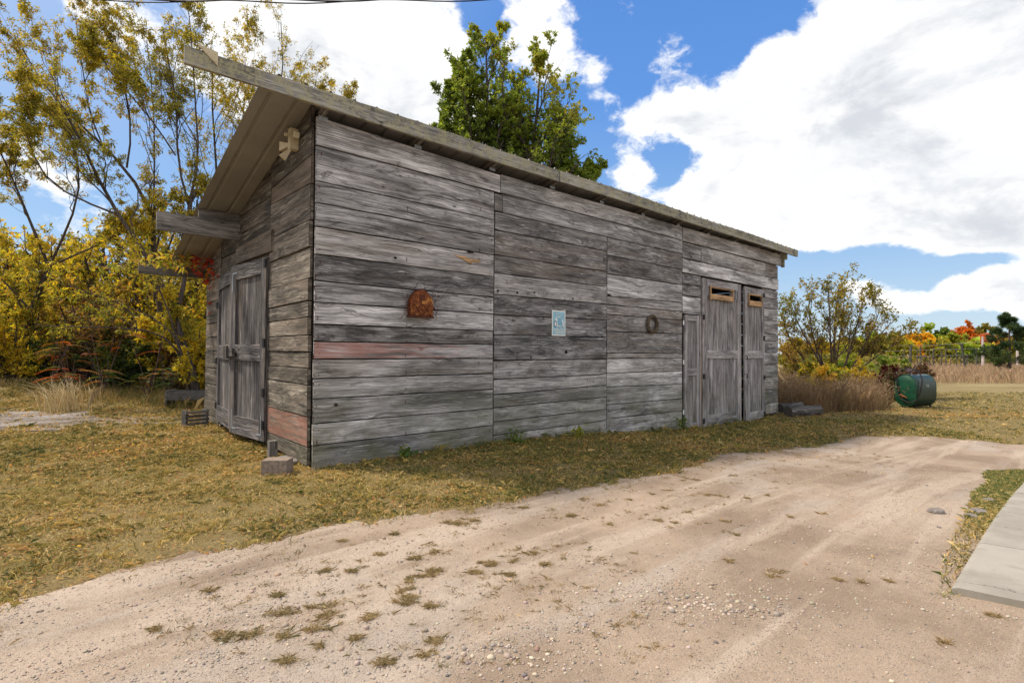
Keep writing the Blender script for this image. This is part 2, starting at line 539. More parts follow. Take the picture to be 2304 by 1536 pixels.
def bark(name, c0, c1):
    m, k, b, out = new_mat(name)
    tc = k.node('ShaderNodeTexCoord').outputs['Object']
    n = k.noise(k.vmath('MULTIPLY', tc, (9, 9, 1.6)), 2.5, 6, .7)
    k._set(b.inputs['Base Color'], k.mix(k.rng(n, .35, .65), c0, c1))
    k._set(b.inputs['Normal'], k.bump(n, .6, .02))
    b.inputs['Roughness'].default_value = .95
    b.inputs['Specular IOR Level'].default_value = .1
    return m


M_BARK = bark('grey_brown_bark', (.045, .035, .03), (.115, .09, .078))
M_BARKR = bark('reddish_bark', (.06, .040, .034), (.14, .10, .085))


def leafmat(name, trans=.38, rough=.55):
    m, k, b, out = new_mat(name)
    at = k.node('ShaderNodeAttribute', attribute_name='tint').outputs['Color']
    k._set(b.inputs['Base Color'], at)
    b.inputs['Roughness'].default_value = rough
    b.inputs['Specular IOR Level'].default_value = .3
    tr = k.node('ShaderNodeBsdfTranslucent')
    k._set(tr.inputs[0], k.mix(1.0, at, (1.25, 1.15, .7), 'MULTIPLY'))
    ms = k.node('ShaderNodeMixShader')
    ms.inputs[0].default_value = trans
    k.l.new(b.outputs[0], ms.inputs[1])
    k.l.new(tr.outputs[0], ms.inputs[2])
    k.l.new(ms.outputs[0], out.inputs[0])
    return m


M_LEAF = leafmat('foliage', .50)
M_GRASS = leafmat('grass_blades', .22, .7)
m, k, b, out = new_mat('pebbles')
at = k.node('ShaderNodeAttribute', attribute_name='tint').outputs['Color']
k._set(b.inputs['Base Color'], at)
b.inputs['Roughness'].default_value = .9
M_PEB = m

# ---- ground materials
m, k, b, out = new_mat('lawn_soil')
pos = k.node('ShaderNodeNewGeometry').outputs['Position']
n = k.noise(pos, .9, 6, .65)
n2 = k.noise(pos, 14, 6, .7)
n3 = k.noise(pos, 70, 3, .7)
c = k.mix(k.rng(n, .38, .62), (.15, .105, .055), (.095, .078, .034))
c = k.mix(k.math('MULTIPLY', k.rng(n, .52, .66), k.rng(n2, .42, .60)), c, (.34, .25, .165))
c = k.mix(k.math('MULTIPLY', k.rng(n2, .52, .70), .5), c, (.24, .18, .10))
c = k.mix(k.math('MULTIPLY', k.rng(n3, .5, .75), .6), c, (.06, .048, .028))
n8 = k.noise(k.vmath('ADD', pos, k.vmath('MULTIPLY', k.noise(pos, 40, 2, .5, 0, 'Color'), (.03, .03, 0))), 150, 4, .8, 1.5)
th_ = k.ramp(n8, [(.36, (.03, .024, .013)), (.47, (.17, .125, .055)), (.56, (.36, .27, .115)), (.66, (.60, .46, .22))])
c = k.mix(k.math('SUBTRACT', .62, k.math('MULTIPLY', k.rng(n, .52, .66), .35)), c, th_)
py = k.sep(pos)[1]
far = k.rng(py, 16, 30)
nf = k.noise(k.vmath('MULTIPLY', pos, (.25, .9, 1)), 1.0, 6, .7)
cf = k.mix(k.rng(nf, .35, .65), (.20, .155, .075), (.30, .235, .125))
cf = k.mix(k.math('MULTIPLY', k.rng(n2, .4, .7), .35), cf, (.11, .10, .04))
c = k.mix(far, c, cf)
k._set(b.inputs['Base Color'], c)
k._set(b.inputs['Normal'], k.bump(k.math('ADD', n2, k.math('MULTIPLY', n3, .4)), .8, .03))
b.inputs['Roughness'].default_value = 1
b.inputs['Specular IOR Level'].default_value = .05
M_SOIL = m


def gravelmat(name, base, pale, dirt, stonecol):
    m, k, b, out = new_mat(name)
    pos = k.node('ShaderNodeNewGeometry').outputs['Position']
    x, y, z = k.sep(pos)
    al = k.math('ADD', k.math('MULTIPLY', x, float(DF[0])), k.math('MULTIPLY', y, float(DF[1])))
    pe = k.math('ADD', k.math('MULTIPLY', x, float(DS[0])), k.math('MULTIPLY', y, float(DS[1])))
    rut = k.noise(k.comb(k.math('MULTIPLY', al, .22), k.math('MULTIPLY', pe, 2.4), 0), 1.0, 5, .6, .4)
    fine = k.noise(k.comb(k.math('MULTIPLY', al, .5), k.math('MULTIPLY', pe, 34), 3), 1.0, 3, .6)
    n = k.noise(pos, .75, 6, .6)
    n2 = k.noise(pos, 9, 6, .72)
    n3 = k.noise(pos, 95, 4, .75)
    c = k.mix(k.rng(n, .40, .62), base, dirt)
    nbig = k.noise(k.comb(k.math('MULTIPLY', al, .35), k.math('MULTIPLY', pe, 1.1), 9), 1.0, 5, .65, .6)
    c = k.mix(k.math('MULTIPLY', k.rng(nbig, .50, .64), .5), c, tuple(v * 1.0 for v in stonecol))
    tyre = k.math('MULTIPLY', k.rng(fine, .56, .66), k.rng(rut, .50, .62))
    c = k.mix(k.math('MULTIPLY', tyre, .45), c, tuple(v * .62 for v in dirt))
    c = k.mix(k.math('MULTIPLY', k.rng(rut, .47, .62), .75), c, pale)
    c = k.mix(k.math('MULTIPLY', k.rng(n2, .50, .72), .35), c, tuple(v * .72 for v in dirt))
    c = k.mix(k.math('MULTIPLY', k.rng(n3, .55, .75), .35), c, stonecol)
    # embedded small stones
    vo = k.voro(pos, 62)
    vc = k.voro(pos, 62, out='Color')
    vr, vg, vb = k.sep(vc)
    grav = k.rng(k.noise(pos, 1.1, 5, .7), .44, .62)
    sm = k.math('MULTIPLY', k.rng(vo, .16, .30, 1, 0), k.math('GREATER_THAN', k.math('ADD', vr, k.math('MULTIPLY', grav, .45)), .80))
    sc = k.mix(vg, tuple(v * .6 for v in stonecol), tuple(min(1, v * 1.25) for v in stonecol))
    c = k.mix(k.math('MULTIPLY', sm, .8), c, sc)
    vo2 = k.voro(pos, 150)
    vr2 = k.sep(k.voro(pos, 150, out='Color'))[0]
    sm2 = k.math('MULTIPLY', k.rng(vo2, .18, .36, 1, 0), k.math('GREATER_THAN', k.math('ADD', vr2, k.math('MULTIPLY', grav, .3)), .72))
    c = k.mix(k.math('MULTIPLY', sm2, .6), c, k.mix(vr2, (.18, .15, .13), (.62, .56, .52)))
    # dark crumbs of earth
    n4 = k.noise(pos, 38, 5, .8, .5)
    c = k.mix(k.math('MULTIPLY', k.rng(n4, .57, .68), .55), c, (.16, .115, .08))
    n6 = k.noise(pos, 210, 2, .8)
    c = k.mix(.55, c, k.mix(1.0, c, k.ramp(n6, [(.36, (.45, .42, .40)), (.50, (1, 1, 1)), (.64, (1.45, 1.45, 1.45))]), 'MULTIPLY'))
    k._set(b.inputs['Base Color'], c)
    h = k.math('ADD', k.math('MULTIPLY', sm, .9), k.math('ADD', k.math('MULTIPLY', n3, .5), k.math('MULTIPLY', n2, 1.2)))
    h = k.math('ADD', h, k.math('ADD', k.math('MULTIPLY', sm2, .4), k.math('MULTIPLY', fine, .35)))
    k._set(b.inputs['Normal'], k.bump(h, .9, .012))
    b.inputs['Roughness'].default_value = 1
    b.inputs['Specular IOR Level'].default_value = .1
    return m


M_DRIVE = gravelmat('sandy_gravel', (.355, .270, .200), (.455, .365, .288), (.245, .180, .130), (.41, .362, .315))
M_GPATCH = gravelmat('grey_gravel', (.22, .19, .17), (.34, .31, .29), (.14, .11, .085), (.42, .40, .40))

m, k, b, out = new_mat('concrete')
pos = k.node('ShaderNodeNewGeometry').outputs['Position']
n = k.noise(pos, 1.6, 6, .65)
n2 = k.noise(pos, 26, 6, .7)
c = k.mix(k.rng(n, .35, .65), (.26, .235, .195), (.345, .315, .27))
c = k.mix(k.math('MULTIPLY', k.rng(n2, .5, .72), .4), c, (.31, .285, .25))
n5 = k.noise(pos, 120, 3, .7)
c = k.mix(k.math('MULTIPLY', k.rng(n5, .55, .75), .3), c, (.25, .23, .2))
n7 = k.noise(pos, 3.2, 7, .75, 1.2)
c = k.mix(k.math('MULTIPLY', k.rng(n7, .53, .68), .45), c, (.22, .195, .155))
ck = k.voro(k.vmath('ADD', pos, k.vmath('MULTIPLY', k.noise(pos, 4, 4, .6, 0, 'Color'), (.35, .35, 0))), .9, 'DISTANCE_TO_EDGE')
c = k.mix(k.rng(ck, .0, .006, .75, 0), c, (.07, .06, .05))
k._set(b.inputs['Base Color'], c)
k._set(b.inputs['Normal'], k.bump(k.math('ADD', n2, n5), .3, .004))
b.inputs['Roughness'].default_value = .9
M_CONC = m

# ------------------------------------------------------------------ ground, drive, slab
rg = np.random.default_rng(5)


def grid_mesh(name, xs, ys, hf, mat):
    X, Y = np.meshgrid(xs, ys)
    Z = hf(X, Y)
    V = np.stack([X, Y, Z], -1).reshape(-1, 3)
    nx, ny = len(xs), len(ys)
    i = np.arange((ny - 1) * nx).reshape(ny - 1, nx)[:, :-1].ravel()
    F = np.stack([i, i + 1, i + 1 + nx, i + nx], -1)
    return np_mesh(name, V, F, None, mat, smooth=True)


def vnoise(X, Y, s, seed=0):
    """cheap smooth value noise 0..1"""
    X = np.asarray(X, float) * s + 100.3 + seed * 17.1
    Y = np.asarray(Y, float) * s + 57.7 + seed * 9.3
    xi, yi = np.floor(X), np.floor(Y)
    fx, fy = X - xi, Y - yi
    fx = fx * fx * (3 - 2 * fx)
    fy = fy * fy * (3 - 2 * fy)

    def h(a, b):
        return np.modf(np.abs(np.sin(a * 127.1 + b * 311.7 + seed * 13.7) * 43758.5453))[0]
    return (h(xi, yi) * (1 - fx) + h(xi + 1, yi) * fx) * (1 - fy) + (h(xi, yi + 1) * (1 - fx) + h(xi + 1, yi + 1) * fx) * fy


def fbm(X, Y, s, seed=0, o=4):
    a, t, n = 1.0, 0, 0
    for i in range(o):
        t = t + a * vnoise(X, Y, s * 2 ** i, seed + i)
        n += a
        a *= .55
    return t / n


EX = np.array([-40, -14, -8, -2.93, -2.61, -2.43, -1.93, -1.44, -1.04, -.6, 0, .69, 1.24, 1.83, 2.31, 3.05, 4.2, 5.84, 7.0, 7.9, 8.84, 9.79, 12, 16, 40.])
EY = np.array([-14, -3.2, .3, 3.00, 3.21, 3.50, 3.89, 4.17, 4.44, 4.74, 4.98, 5.42, 5.87, 6.19, 6.66, 7.60, 8.44, 9.87, 10.9, 11.15, 11.05, 10.2, 9.0, 7.6, 2.])


def edge_y(X):
    X = np.asarray(X, float)
    return np.interp(X, EX, EY) + .32 * (fbm(X, X * 0, 1.3, 3) - .5) + .46 * (fbm(X, X * 0 + 4, 3.6, 8) - .5) + .20 * (fbm(X, X * 0 + 7, 15.0, 9, 2) - .5)


SLA = np.array([2.57, 3.08])
SLD = np.array([3.69, 3.34]) / np.hypot(3.69, 3.34)
SLN = np.array([-SLD[1], SLD[0]])      # towards the drive


def strip_w(s):
    return np.interp(s, [-.2, .0, .5, 1.5, 3.0, 4.6, 5.6, 6.2, 6.8, 12], [0.02, .06, .12, .20, .28, .36, .5, .4, 0.02, .02])


def slab_coords(X, Y):
    dx, dy = X - SLA[0], Y - SLA[1]
    return dx * SLD[0] + dy * SLD[1], dx * SLN[0] + dy * SLN[1]


def in_strip(X, Y):
    s, d = slab_coords(X, Y)
    w = strip_w(s) * (.75 + .6 * (fbm(X, Y, 2.2, 2) - .3))
    return (s > -.1) & (d > -.05) & (d < w)


def micro(X, Y):
    return .018 * (fbm(X, Y, .8, 1) - .5) + .010 * (fbm(X, Y, 4, 4) - .5)


def ground_h(X, Y):
    h = gh(X, Y)
    inside = sstep(edge_y(X) - Y, .0, .6) * (Y > -12)
    h = h + .025 * (fbm(X, Y, 1.2, 6) - .5) * (1 - inside)
    return h - .07 * inside


xs = np.unique(np.concatenate([np.linspace(-900, -60, 8), np.linspace(-60, -16, 12), np.arange(-16, 18, .14), np.linspace(18, 60, 40), np.linspace(60, 900, 10)]))
ys = np.unique(np.concatenate([np.linspace(-300, -14, 6), np.arange(-14, 1, 1.0), np.arange(1, 19, .14), np.linspace(19, 60, 60), np.linspace(60, 1200, 12)]))
tag(grid_mesh('ground', xs, ys, ground_h, M_SOIL), kind='structure')


def drive_h(X, Y):
    d = sstep(edge_y(X) - Y, 0, .5)
    al = X * DF[0] + Y * DF[1]
    pe = X * DS[0] + Y * DS[1]
    rut = -.02 * np.exp(-((pe - 1.6 + .15 * np.sin(al * .5)) / .16) ** 2) - .02 * np.exp(-((pe - 3.0 + .12 * np.sin(al * .4 + 1)) / .16) ** 2)
    return gh(X, Y) + .008 + d * (micro(X, Y) + rut * .8)


xx = np.concatenate([np.linspace(-40, -9, 30), np.arange(-9, 16, .025), np.linspace(16, 40, 30)])
tt = np.concatenate([np.array([0, .005, .012, .02, .03]), np.linspace(.045, 1, 110)])
X = np.repeat(xx[None], len(tt), 0)
Y = edge_y(xx)[None] + .0 - tt[:, None] * (edge_y(xx)[None] + 14)
Z = drive_h(X, Y)
Z[0] -= .03
V = np.stack([X, Y, Z], -1).reshape(-1, 3)
nx = len(xx)
i = np.arange((len(tt) - 1) * nx).reshape(len(tt) - 1, nx)[:, :-1].ravel()
tag(np_mesh('driveway', V, np.stack([i + nx, i + 1 + nx, i + 1, i], -1), None, M_DRIVE, smooth=True), kind='structure')

# pale gravel patch on the far left
th = np.linspace(0, 2 * np.pi, 60, endpoint=False)
V = []
for rr in np.linspace(0, 1, 14):
    rad = rr * (1 + .22 * np.sin(3 * th + 1) + .1 * np.sin(7 * th) + .08 * np.sin(17 * th) + .05 * np.sin(29 * th + 2))
    V.append(np.stack([-10.1 + 3.0 * rad * np.cos(th), 9.9 + 1.7 * rad * np.sin(th) + .12 * 2.9 * rad * np.cos(th) * 0, 0 * th], -1))
V = np.concatenate(V)
V[:, 2] = ground_h(V[:, 0], V[:, 1]) + .012
F = [(a * 60 + j, a * 60 + (j + 1) % 60, (a + 1) * 60 + (j + 1) % 60, (a + 1) * 60 + j) for a in range(13) for j in range(60)]
tag(np_mesh('gravel_patch', V, np.array(F)[:, ::-1], None, M_GPATCH, smooth=True), kind='structure')

# concrete walk on the right: two poured panels with a joint, slightly worn edges
sb = MB()


def slab_panel(s0, s1):
    n = 14
    e0, e1 = 3.9, 3.9
    bo = np.array([.812, -.584])
    for i in range(n):
        a0, a1 = s0 + (s1 - s0) * i / n, s0 + (s1 - s0) * (i + 1) / n
        for (q0, q1) in ((0, .03), (.03, e0)):
            P = []
            for (a, q) in ((a0, q0), (a0, q1), (a1, q1), (a1, q0)):
                p = SLA + SLD * a + bo * q
                z = gz(p[0], p[1]) + .05
                if q == 0:
                    z -= .012
                P.append((p[0], p[1], z))
            sb.quad(P, None, None, True)
        # left side face
        P = []
        for (a, zz) in ((a0, 0), (a1, 0), (a1, -.3), (a0, -.3)):
            p = SLA + SLD * a
            P.append((p[0], p[1], gz(p[0], p[1]) + .038 if zz == 0 else -.5))
        sb.quad(P)
    for a in (s0, s1):
        p, q = SLA + SLD * a, SLA + SLD * a + bo * e0
        p3_ = p + bo * .03
        sb.quad([(p[0], p[1], gz(p[0], p[1]) + .038), (p3_[0], p3_[1], gz(*p3_) + .05), (q[0], q[1], gz(q[0], q[1]) + .05), (q[0], q[1], -.5), (p[0], p[1], -.5)])


slab_panel(0, 1.075)
slab_panel(1.085, 4.2)
slab_panel(4.21, 7.4)
slab_panel(7.41, 10.6)
tag(sb.build('concrete_walk', M_CONC), kind='structure')

# ------------------------------------------------------------------ the shed
shed = empty('board_shed', tuple(CC), ANG, 'long weathered grey board shed with slanting metal roof beside the gravel drive', 'shed')
rb = np.random.default_rng(11)


def roofz(w):
    return 4.36 - .215 * w


def board(mb, a0, a1, zl0, zl1, zr0, zr1, face, proud=0.0, tint=None, thick=.03, topf=None, paint=None, jit=.009, n=None, seed=None):
    """horizontal board on a wall. face='f': front wall (local x, outward -y); 'g': gable wall (local y, outward -x)"""
    L = a1 - a0
    n = n or max(2, int(L / .22))
    if tint is None:
        tint = (rb.uniform(.72, 1.18), rb.uniform(0, 1) ** 1.6, 0)
    if tint[0] > 0 and tint[2] == 0:
        v_ = 1 + (tint[0] - 1) * 1.9 + rb.uniform(-.10, .10)
        tint = (max(.45, v_), tint[1], -float(rb.choice([0, .05, .10, .18, .30], p=[.35, .25, .2, .12, .08])))
    ou, ov = rb.uniform(0, 50), rb.uniform(0, 50)
    g = .0048
    bot, top, ofs = [], [], []
    wob = rb.uniform(-1, 1, (3, 3))
    for i in range(n + 1):
        t = i / n
        x = a0 + L * t
        j = jit * (math.sin(x * 3.1 + wob[0, 0] * 9) * .5 + rb.uniform(-.5, .5))
        j2 = jit * (math.sin(x * 2.6 + wob[0, 1] * 9) * .5 + rb.uniform(-.5, .5))
        b_ = zl0 + (zr0 - zl0) * t + g + abs(j) * .6
        t_ = zl1 + (zr1 - zl1) * t - g - abs(j2) * .6
        if topf:
            t_ = min(t_, topf(x) - .02)
            b_ = min(b_, topf(x) - .025)
        bot.append(b_)
        top.append(t_)
        ofs.append(proud + .003 * math.sin(x * 1.7 + wob[1, 0] * 5))
    mx = max(t - b for t, b in zip(top, bot))
    if mx < .02:
        return

    def P(x, o, z):
        return (x, -o, z) if face == 'f' else (-o, x, z)

    def tc(x):
        if paint is None:
            return tint
        return (tint[0], tint[1], paint(x))
    for i in range(n):
        x0, x1 = a0 + L * i / n, a0 + L * (i + 1) / n
        c0, c1 = tc(x0), tc(x1)
        o0, o1 = ofs[i] + thick, ofs[i + 1] + thick
        e = .003
        rows0 = [(bot[i], o0 - e - .002), (bot[i] + e, o0), (top[i] - e, o0), (top[i], o0 - e - .002)]
        rows1 = [(bot[i + 1], o1 - e - .002), (bot[i + 1] + e, o1), (top[i + 1] - e, o1), (top[i + 1], o1 - e - .002)]
        for r in range(3):
            (za, oa), (zb, ob) = rows0[r], rows0[r + 1]
            (zc, oc), (zd, od) = rows1[r], rows1[r + 1]
            q = [P(x0, oa, za), P(x1, oc, zc), P(x1, od, zd), P(x0, ob, zb)]
            uv = [(x0 + ou, za + ov), (x1 + ou, zc + ov), (x1 + ou, zd + ov), (x0 + ou, zb + ov)]
            cc = [c0, c1, c1, c0]
            if face == 'g':
                q, uv, cc = q[::-1], uv[::-1], cc[::-1]
            mb.quad(q, uv, cc)
        for (z0, z1, oo0, oo1, flip) in ((bot[i], bot[i + 1], rows0[0][1], rows1[0][1], False), (top[i], top[i + 1], rows0[3][1], rows1[3][1], True)):
            q = [P(x0, oo0, z0), P(x0, 0, z0), P(x1, 0, z1), P(x1, oo1, z1)]
            uv = [(x0 + ou, ov), (x0 + ou, ov + .03), (x1 + ou, ov + .03), (x1 + ou, ov)]
            if flip != (face == 'g'):
                q, uv = q[::-1], uv[::-1]
            mb.quad(q, uv, [c0, c0, c1, c1])
    for i, x in ((0, a0), (n, a1)):
        o = ofs[i] + thick - .004
        q = [P(x, 0, bot[i]), P(x, o, bot[i]), P(x, o, top[i]), P(x, 0, top[i])]
        if i == n:
            q = q[::-1]
        if face == 'g':
            q = q[::-1]
        mb.quad(q, [(ou, ov), (ou + .03, ov), (ou + .03, ov + .2), (ou, ov + .2)], [tint] * 4)


def stack(mb, a0, a1, zl, zr, face, **kw):
    """boards between consecutive seams (listed from the top down)"""
    tints = kw.pop('tints', {})
    paints = kw.pop('paints', {})
    for i in range(len(zl) - 1):
        board(mb, a0 + rb.uniform(0, .006), a1 - rb.uniform(0, .008), zl[i + 1], zl[i], zr[i + 1], zr[i], face, proud=rb.uniform(0, .012), tint=tints.get(i), paint=paints.get(i), **kw)


fw_ = MB()
S1 = [3.835, 3.41, 3.15, 2.87, 2.54, 2.225, 1.97, 1.71, 1.505, 1.295, 1.065, .825, .535, .28, -.02, -.14]
T1 = {0: (1.0, .35, 0), 1: (.86, .4, 0), 2: (.95, .2, 0), 3: (1.02, .1, 0), 4: (.82, .75, 0), 5: (.95, .45, 0), 6: (1.12, .1, 0), 7: (.85, .95, 0), 8: (.92, .1, .2), 9: (.98, .3, 0), 10: (.98, .05, 0), 11: (1.0, .1, 0), 12: (1.1, .1, 0), 13: (.85, .1, 0), 14: (.75, .4, 0)}
stack(fw_, 0.0, 2.72, S1, S1, 'f', tints=T1, paints={8: lambda x: max(.25, 1.0 - x * .32)})
S2 = [3.54, 3.26, 2.88, 2.60, 2.27, 1.965, 1.655, 1.265, .975, .74, .545, .33, .125, -.13]
S2r = [3.555, 3.285, 2.905, 2.62, 2.295, 1.995, 1.675, 1.27, .985, .785, .565, .34, .13, -.10]
T2 = {0: (.82, .5, 0), 1: (.75, .75, 0), 2: (.72, .6, 0), 3: (1.0, .15, 0), 4: (.85, .9, 0), 5: (.78, .6, 0), 6: (.78, .8, 0), 7: (.98, .35, 0), 8: (1.05, .1, 0), 9: (.8, .2, 0), 10: (1.12, .2, 0), 11: (.98, 0.05, 0), 12: (1.0, .2, 0)}
stack(fw_, 2.735, 5.44, S2, S2r, 'f', tints=T2)
S3 = [3.555, 3.22, 2.87, 2.45, 2.29, 2.11, 1.79, 1.38, 1.28, 1.01, .75, .42, .16, -.10]
S3r = [3.56, 3.22, 2.88, 2.50, 2.30, 2.11, 1.815, 1.38, 1.28, 1.0, .71, .40, .13, -.27]
T3 = {0: (.82, .85, 0), 1: (.80, .8, 0), 2: (1.08, .1, 0), 3: (.9, .3, 0), 4: (.88, .4, 0), 5: (.80, .65, 0), 6: (.85, .7, 0), 7: (.95, .1, 0), 8: (1.15, .05, 0), 9: (1.12, .05, 0), 10: (1.0, .1, 0), 11: (.95, .45, 0), 12: (1.08, .3, 0)}
stack(fw_, 5.455, 8.055, S3, S3r, 'f', tints=T3)
board(fw_, 0, 2.84, 3.84, 4.185, 3.845, 4.13, 'f', .004, (1.05, .25, 0))
board(fw_, 2.85, 8.06, 3.85, 4.14, 3.875, 4.17, 'f', .006, (1.0, .15, 0))
board(fw_, 2.90, 8.065, 3.545, 3.85, 3.565, 3.87, 'f', .002, (.90, .2, 0))
board(fw_, 2.735, 2.89, 3.55, 3.83, 3.55, 3.83, 'f', 0, (.72, .8, 0))
board(fw_, 8.08, 13.33, 3.855, 4.17, 3.885, 4.225, 'f', .010, (1.0, .15, 0))
board(fw_, 8.085, 8.87, 3.49, 3.845, 3.495, 3.85, 'f', 0, (.85, .5, 0))
board(fw_, 8.88, 12.27, 3.49, 3.85, 3.49, 3.86, 'f', .004, (.98, .2, 0))
board(fw_, 12.28, 13.08, 3.49, 3.87, 3.49, 3.87, 'f', 0, (.68, .9, 0))
board(fw_, 8.05, 13.08, 3.165, 3.475, 3.175, 3.485, 'f', .022, (1.22, .1, 0))
board(fw_, 8.08, 8.86, 2.91, 3.155, 2.925, 3.16, 'f', 0, (.78, .6, 0))
board(fw_, 8.08, 8.86, 2.665, 2.905, 2.67, 2.915, 'f', 0, (.85, .6, 0))
board(fw_, 8.08, 8.86, 2.30, 2.655, 2.30, 2.66, 'f', 0, (1.25, .05, 0))
board(fw_, 8.03, 8.88, 2.262, 2.295, 2.262, 2.295, 'f', .03, (1.1, .3, 0))
SR = [3.16, 2.91, 2.63, 2.3, 1.935, 1.735, 1.42, 1.085, .745, .41, .03, -.26]
for i in range(len(SR) - 1):
    board(fw_, 12.15 + rb.uniform(-.01, .02) + (.1 if i == 10 else 0), 13.07 + rb.uniform(-.008, .008), SR[i + 1], SR[i], SR[i + 1], SR[i], 'f', rb.uniform(0, .01), (rb.uniform(.8, 1.1), rb.uniform(.1, .7), 0), jit=.008)
# rotten sill lengths in the grass
board(fw_, 1.45, 3.6, -.17, .03, -.2, -.03, 'f', .018, (.7, .7, 0), jit=.012)
board(fw_, 3.95, 7.95, -.25, .035, -.33, -.04, 'f', .035, (1.0, .35, 0), jit=.014)

gw = MB()
SG = [4.5, 4.08, 3.74, 3.39, 2.955, 2.63, 2.26, 1.99, 1.795, 1.58, 1.38, 1.185, .985, .61, .25, .02]
SGr = [4.5, 4.02, 3.68, 3.45, 2.96, 2.63, 2.26, 1.98, 1.79, 1.58, 1.38, 1.18, .99, .61, .25, .09]
for i in range(len(SG) - 1):
    pr = (lambda x: .75) if i == 13 else None
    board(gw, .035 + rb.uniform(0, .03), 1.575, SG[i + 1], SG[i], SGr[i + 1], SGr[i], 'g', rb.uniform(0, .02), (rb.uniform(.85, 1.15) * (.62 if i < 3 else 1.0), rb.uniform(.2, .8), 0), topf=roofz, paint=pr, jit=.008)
SH = [4.2, 3.92, 3.60, 3.30, 3.0, 2.74]
for i in range(len(SH) - 1):
    board(gw, 1.585, 3.24, SH[i + 1] - .03, SH[i] - .03, SH[i + 1], SH[i], 'g', rb.uniform(0, .008), (rb.uniform(.5, .7), rb.uniform(.3, .7), 0), topf=roofz)
for (z0, z1) in ((2.72, 3.05), (3.05, 3.4), (3.4, 3.8)):
    board(gw, 3.25, 4.44, z0, z1, z0 + .01, z1, 'g', 0, (rb.uniform(.6, .8), .6, 0), topf=roofz)
board(gw, 1.40, 3.25, 2.755, 3.075, 2.80, 3.07, 'g', .045, (.8, .4, 0), n=10)
SK = [3.5, 3.1, 2.74, 2.32, 1.9, 1.64, 1.38, 1.05, .74, .44, .14, -.03]
for i in range(len(SK) - 1):
    board(gw, 4.46, 5.63, SK[i + 1], SK[i], SK[i + 1], SK[i], 'g', rb.uniform(0, .012), (rb.uniform(.7, 1), rb.uniform(.2, .7), 0), topf=roofz)
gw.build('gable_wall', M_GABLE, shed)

# back and far end walls (plain board walls), black backing sheets behind the boards
bw = MB()
z = 0.0
for i in range(11):
    z0, z1 = -.3 + i * .32, -.3 + (i + 1) * .32 - .008
    bw.box(0, 13.07, 5.62, 5.65, z0, min(z1, 3.1), tint=(rb.uniform(.7, 1), .4, 0))
for i in range(14):
    z0, z1 = -.3 + i * .32, -.3 + (i + 1) * .32 - .008
    wmax = min(5.6, (4.3 - z1) / .215)
    if wmax > .1:
        bw.box(13.04, 13.07, .0, wmax, z0, z1, 'y', tint=(rb.uniform(.7, 1), .4, 0))
bw.build('rear_wall', M_WALL, shed)
li = MB()  # added sheets, painted black as the unlit interior seen through board gaps
li.box(.03, 8.86, .012, .022, -.28, 4.12)
li.box(12.14, 13.03, .012, .022, -.28, 4.12)
li.box(8.86, 12.14, .012, .022, 3.15, 4.12)
li.box(.012, .022, .03, 1.57, .0, 4.0)
li.box(.012, .022, 1.57, 4.44, 2.72, 3.36)
li.box(.012, .022, 4.44, 5.6, .0, 3.05)
li.box(.2, 13.0, 5.4, 5.42, -.28, 3.0)
li.box(.2, 13.0, .3, 5.4, -.31, -.28)
# corner posts
li.box(.0, .028, .0, .028, -.1, 4.2)
li.build('gap_shade_backing', M_DARK, shed)

# roof: ribbed steel sheet over rafters
rf = MB()
U0, U1 = -.64, 13.86
W0, W1 = -.24, 6.05
prof = []
x = U0
while x < U1:
    for (du, dz) in ((0, 0), (.115, 0), (.133, .030), (.158, .030), (.176, 0)):
        if x + du <= U1:
            prof.append((x + du, dz))
    x += .29
prof.append((U1, 0))
for (a, b_) in zip(prof[:-1], prof[1:]):
    for side in (0, 1):
        zz = .0 if side == 0 else .004
        q = [(a[0], W0, roofz(W0) - .016 + a[1] + zz), (b_[0], W0, roofz(W0) - .016 + b_[1] + zz), (b_[0], W1, roofz(W1) - .016 + b_[1] + zz), (a[0], W1, roofz(W1) - .016 + a[1] + zz)]
        if side == 0:
            q = q[::-1]
        rf.quad(q)
roof = rf.build('roof', M_ROOF, shed)
# rafters
for kx in range(11):
    u = .075 + 1.305 * kx
    if u > 13.2:
        u = 13.02
    r = MB()
    a = math.atan(.215)
    M = Matrix.Translation((u, -.19, roofz(-.19) - .02)) @ Matrix.Rotation(-a, 4, 'X')
    r.box(-.02, .02, 0, 6.3, -.14, 0, 'y', (1, .2, 0), M=M)
    ro = r.build('rafter', M_BEAM, roof)
    t = MB()
    t.box(u - .055, u + .055, -.036, -.030, 4.155, 4.20)
    t.build('bracket', M_GALV, shed)
for w in (.6, 2.0, 4.4):
    r = MB()
    zz = roofz(w) - .02
    r.box(.04, 13.0, w, w + .09, zz - .04, zz - .002, 'x', (.9, .3, 0))
    r.build('purlin', M_BEAM, roof)
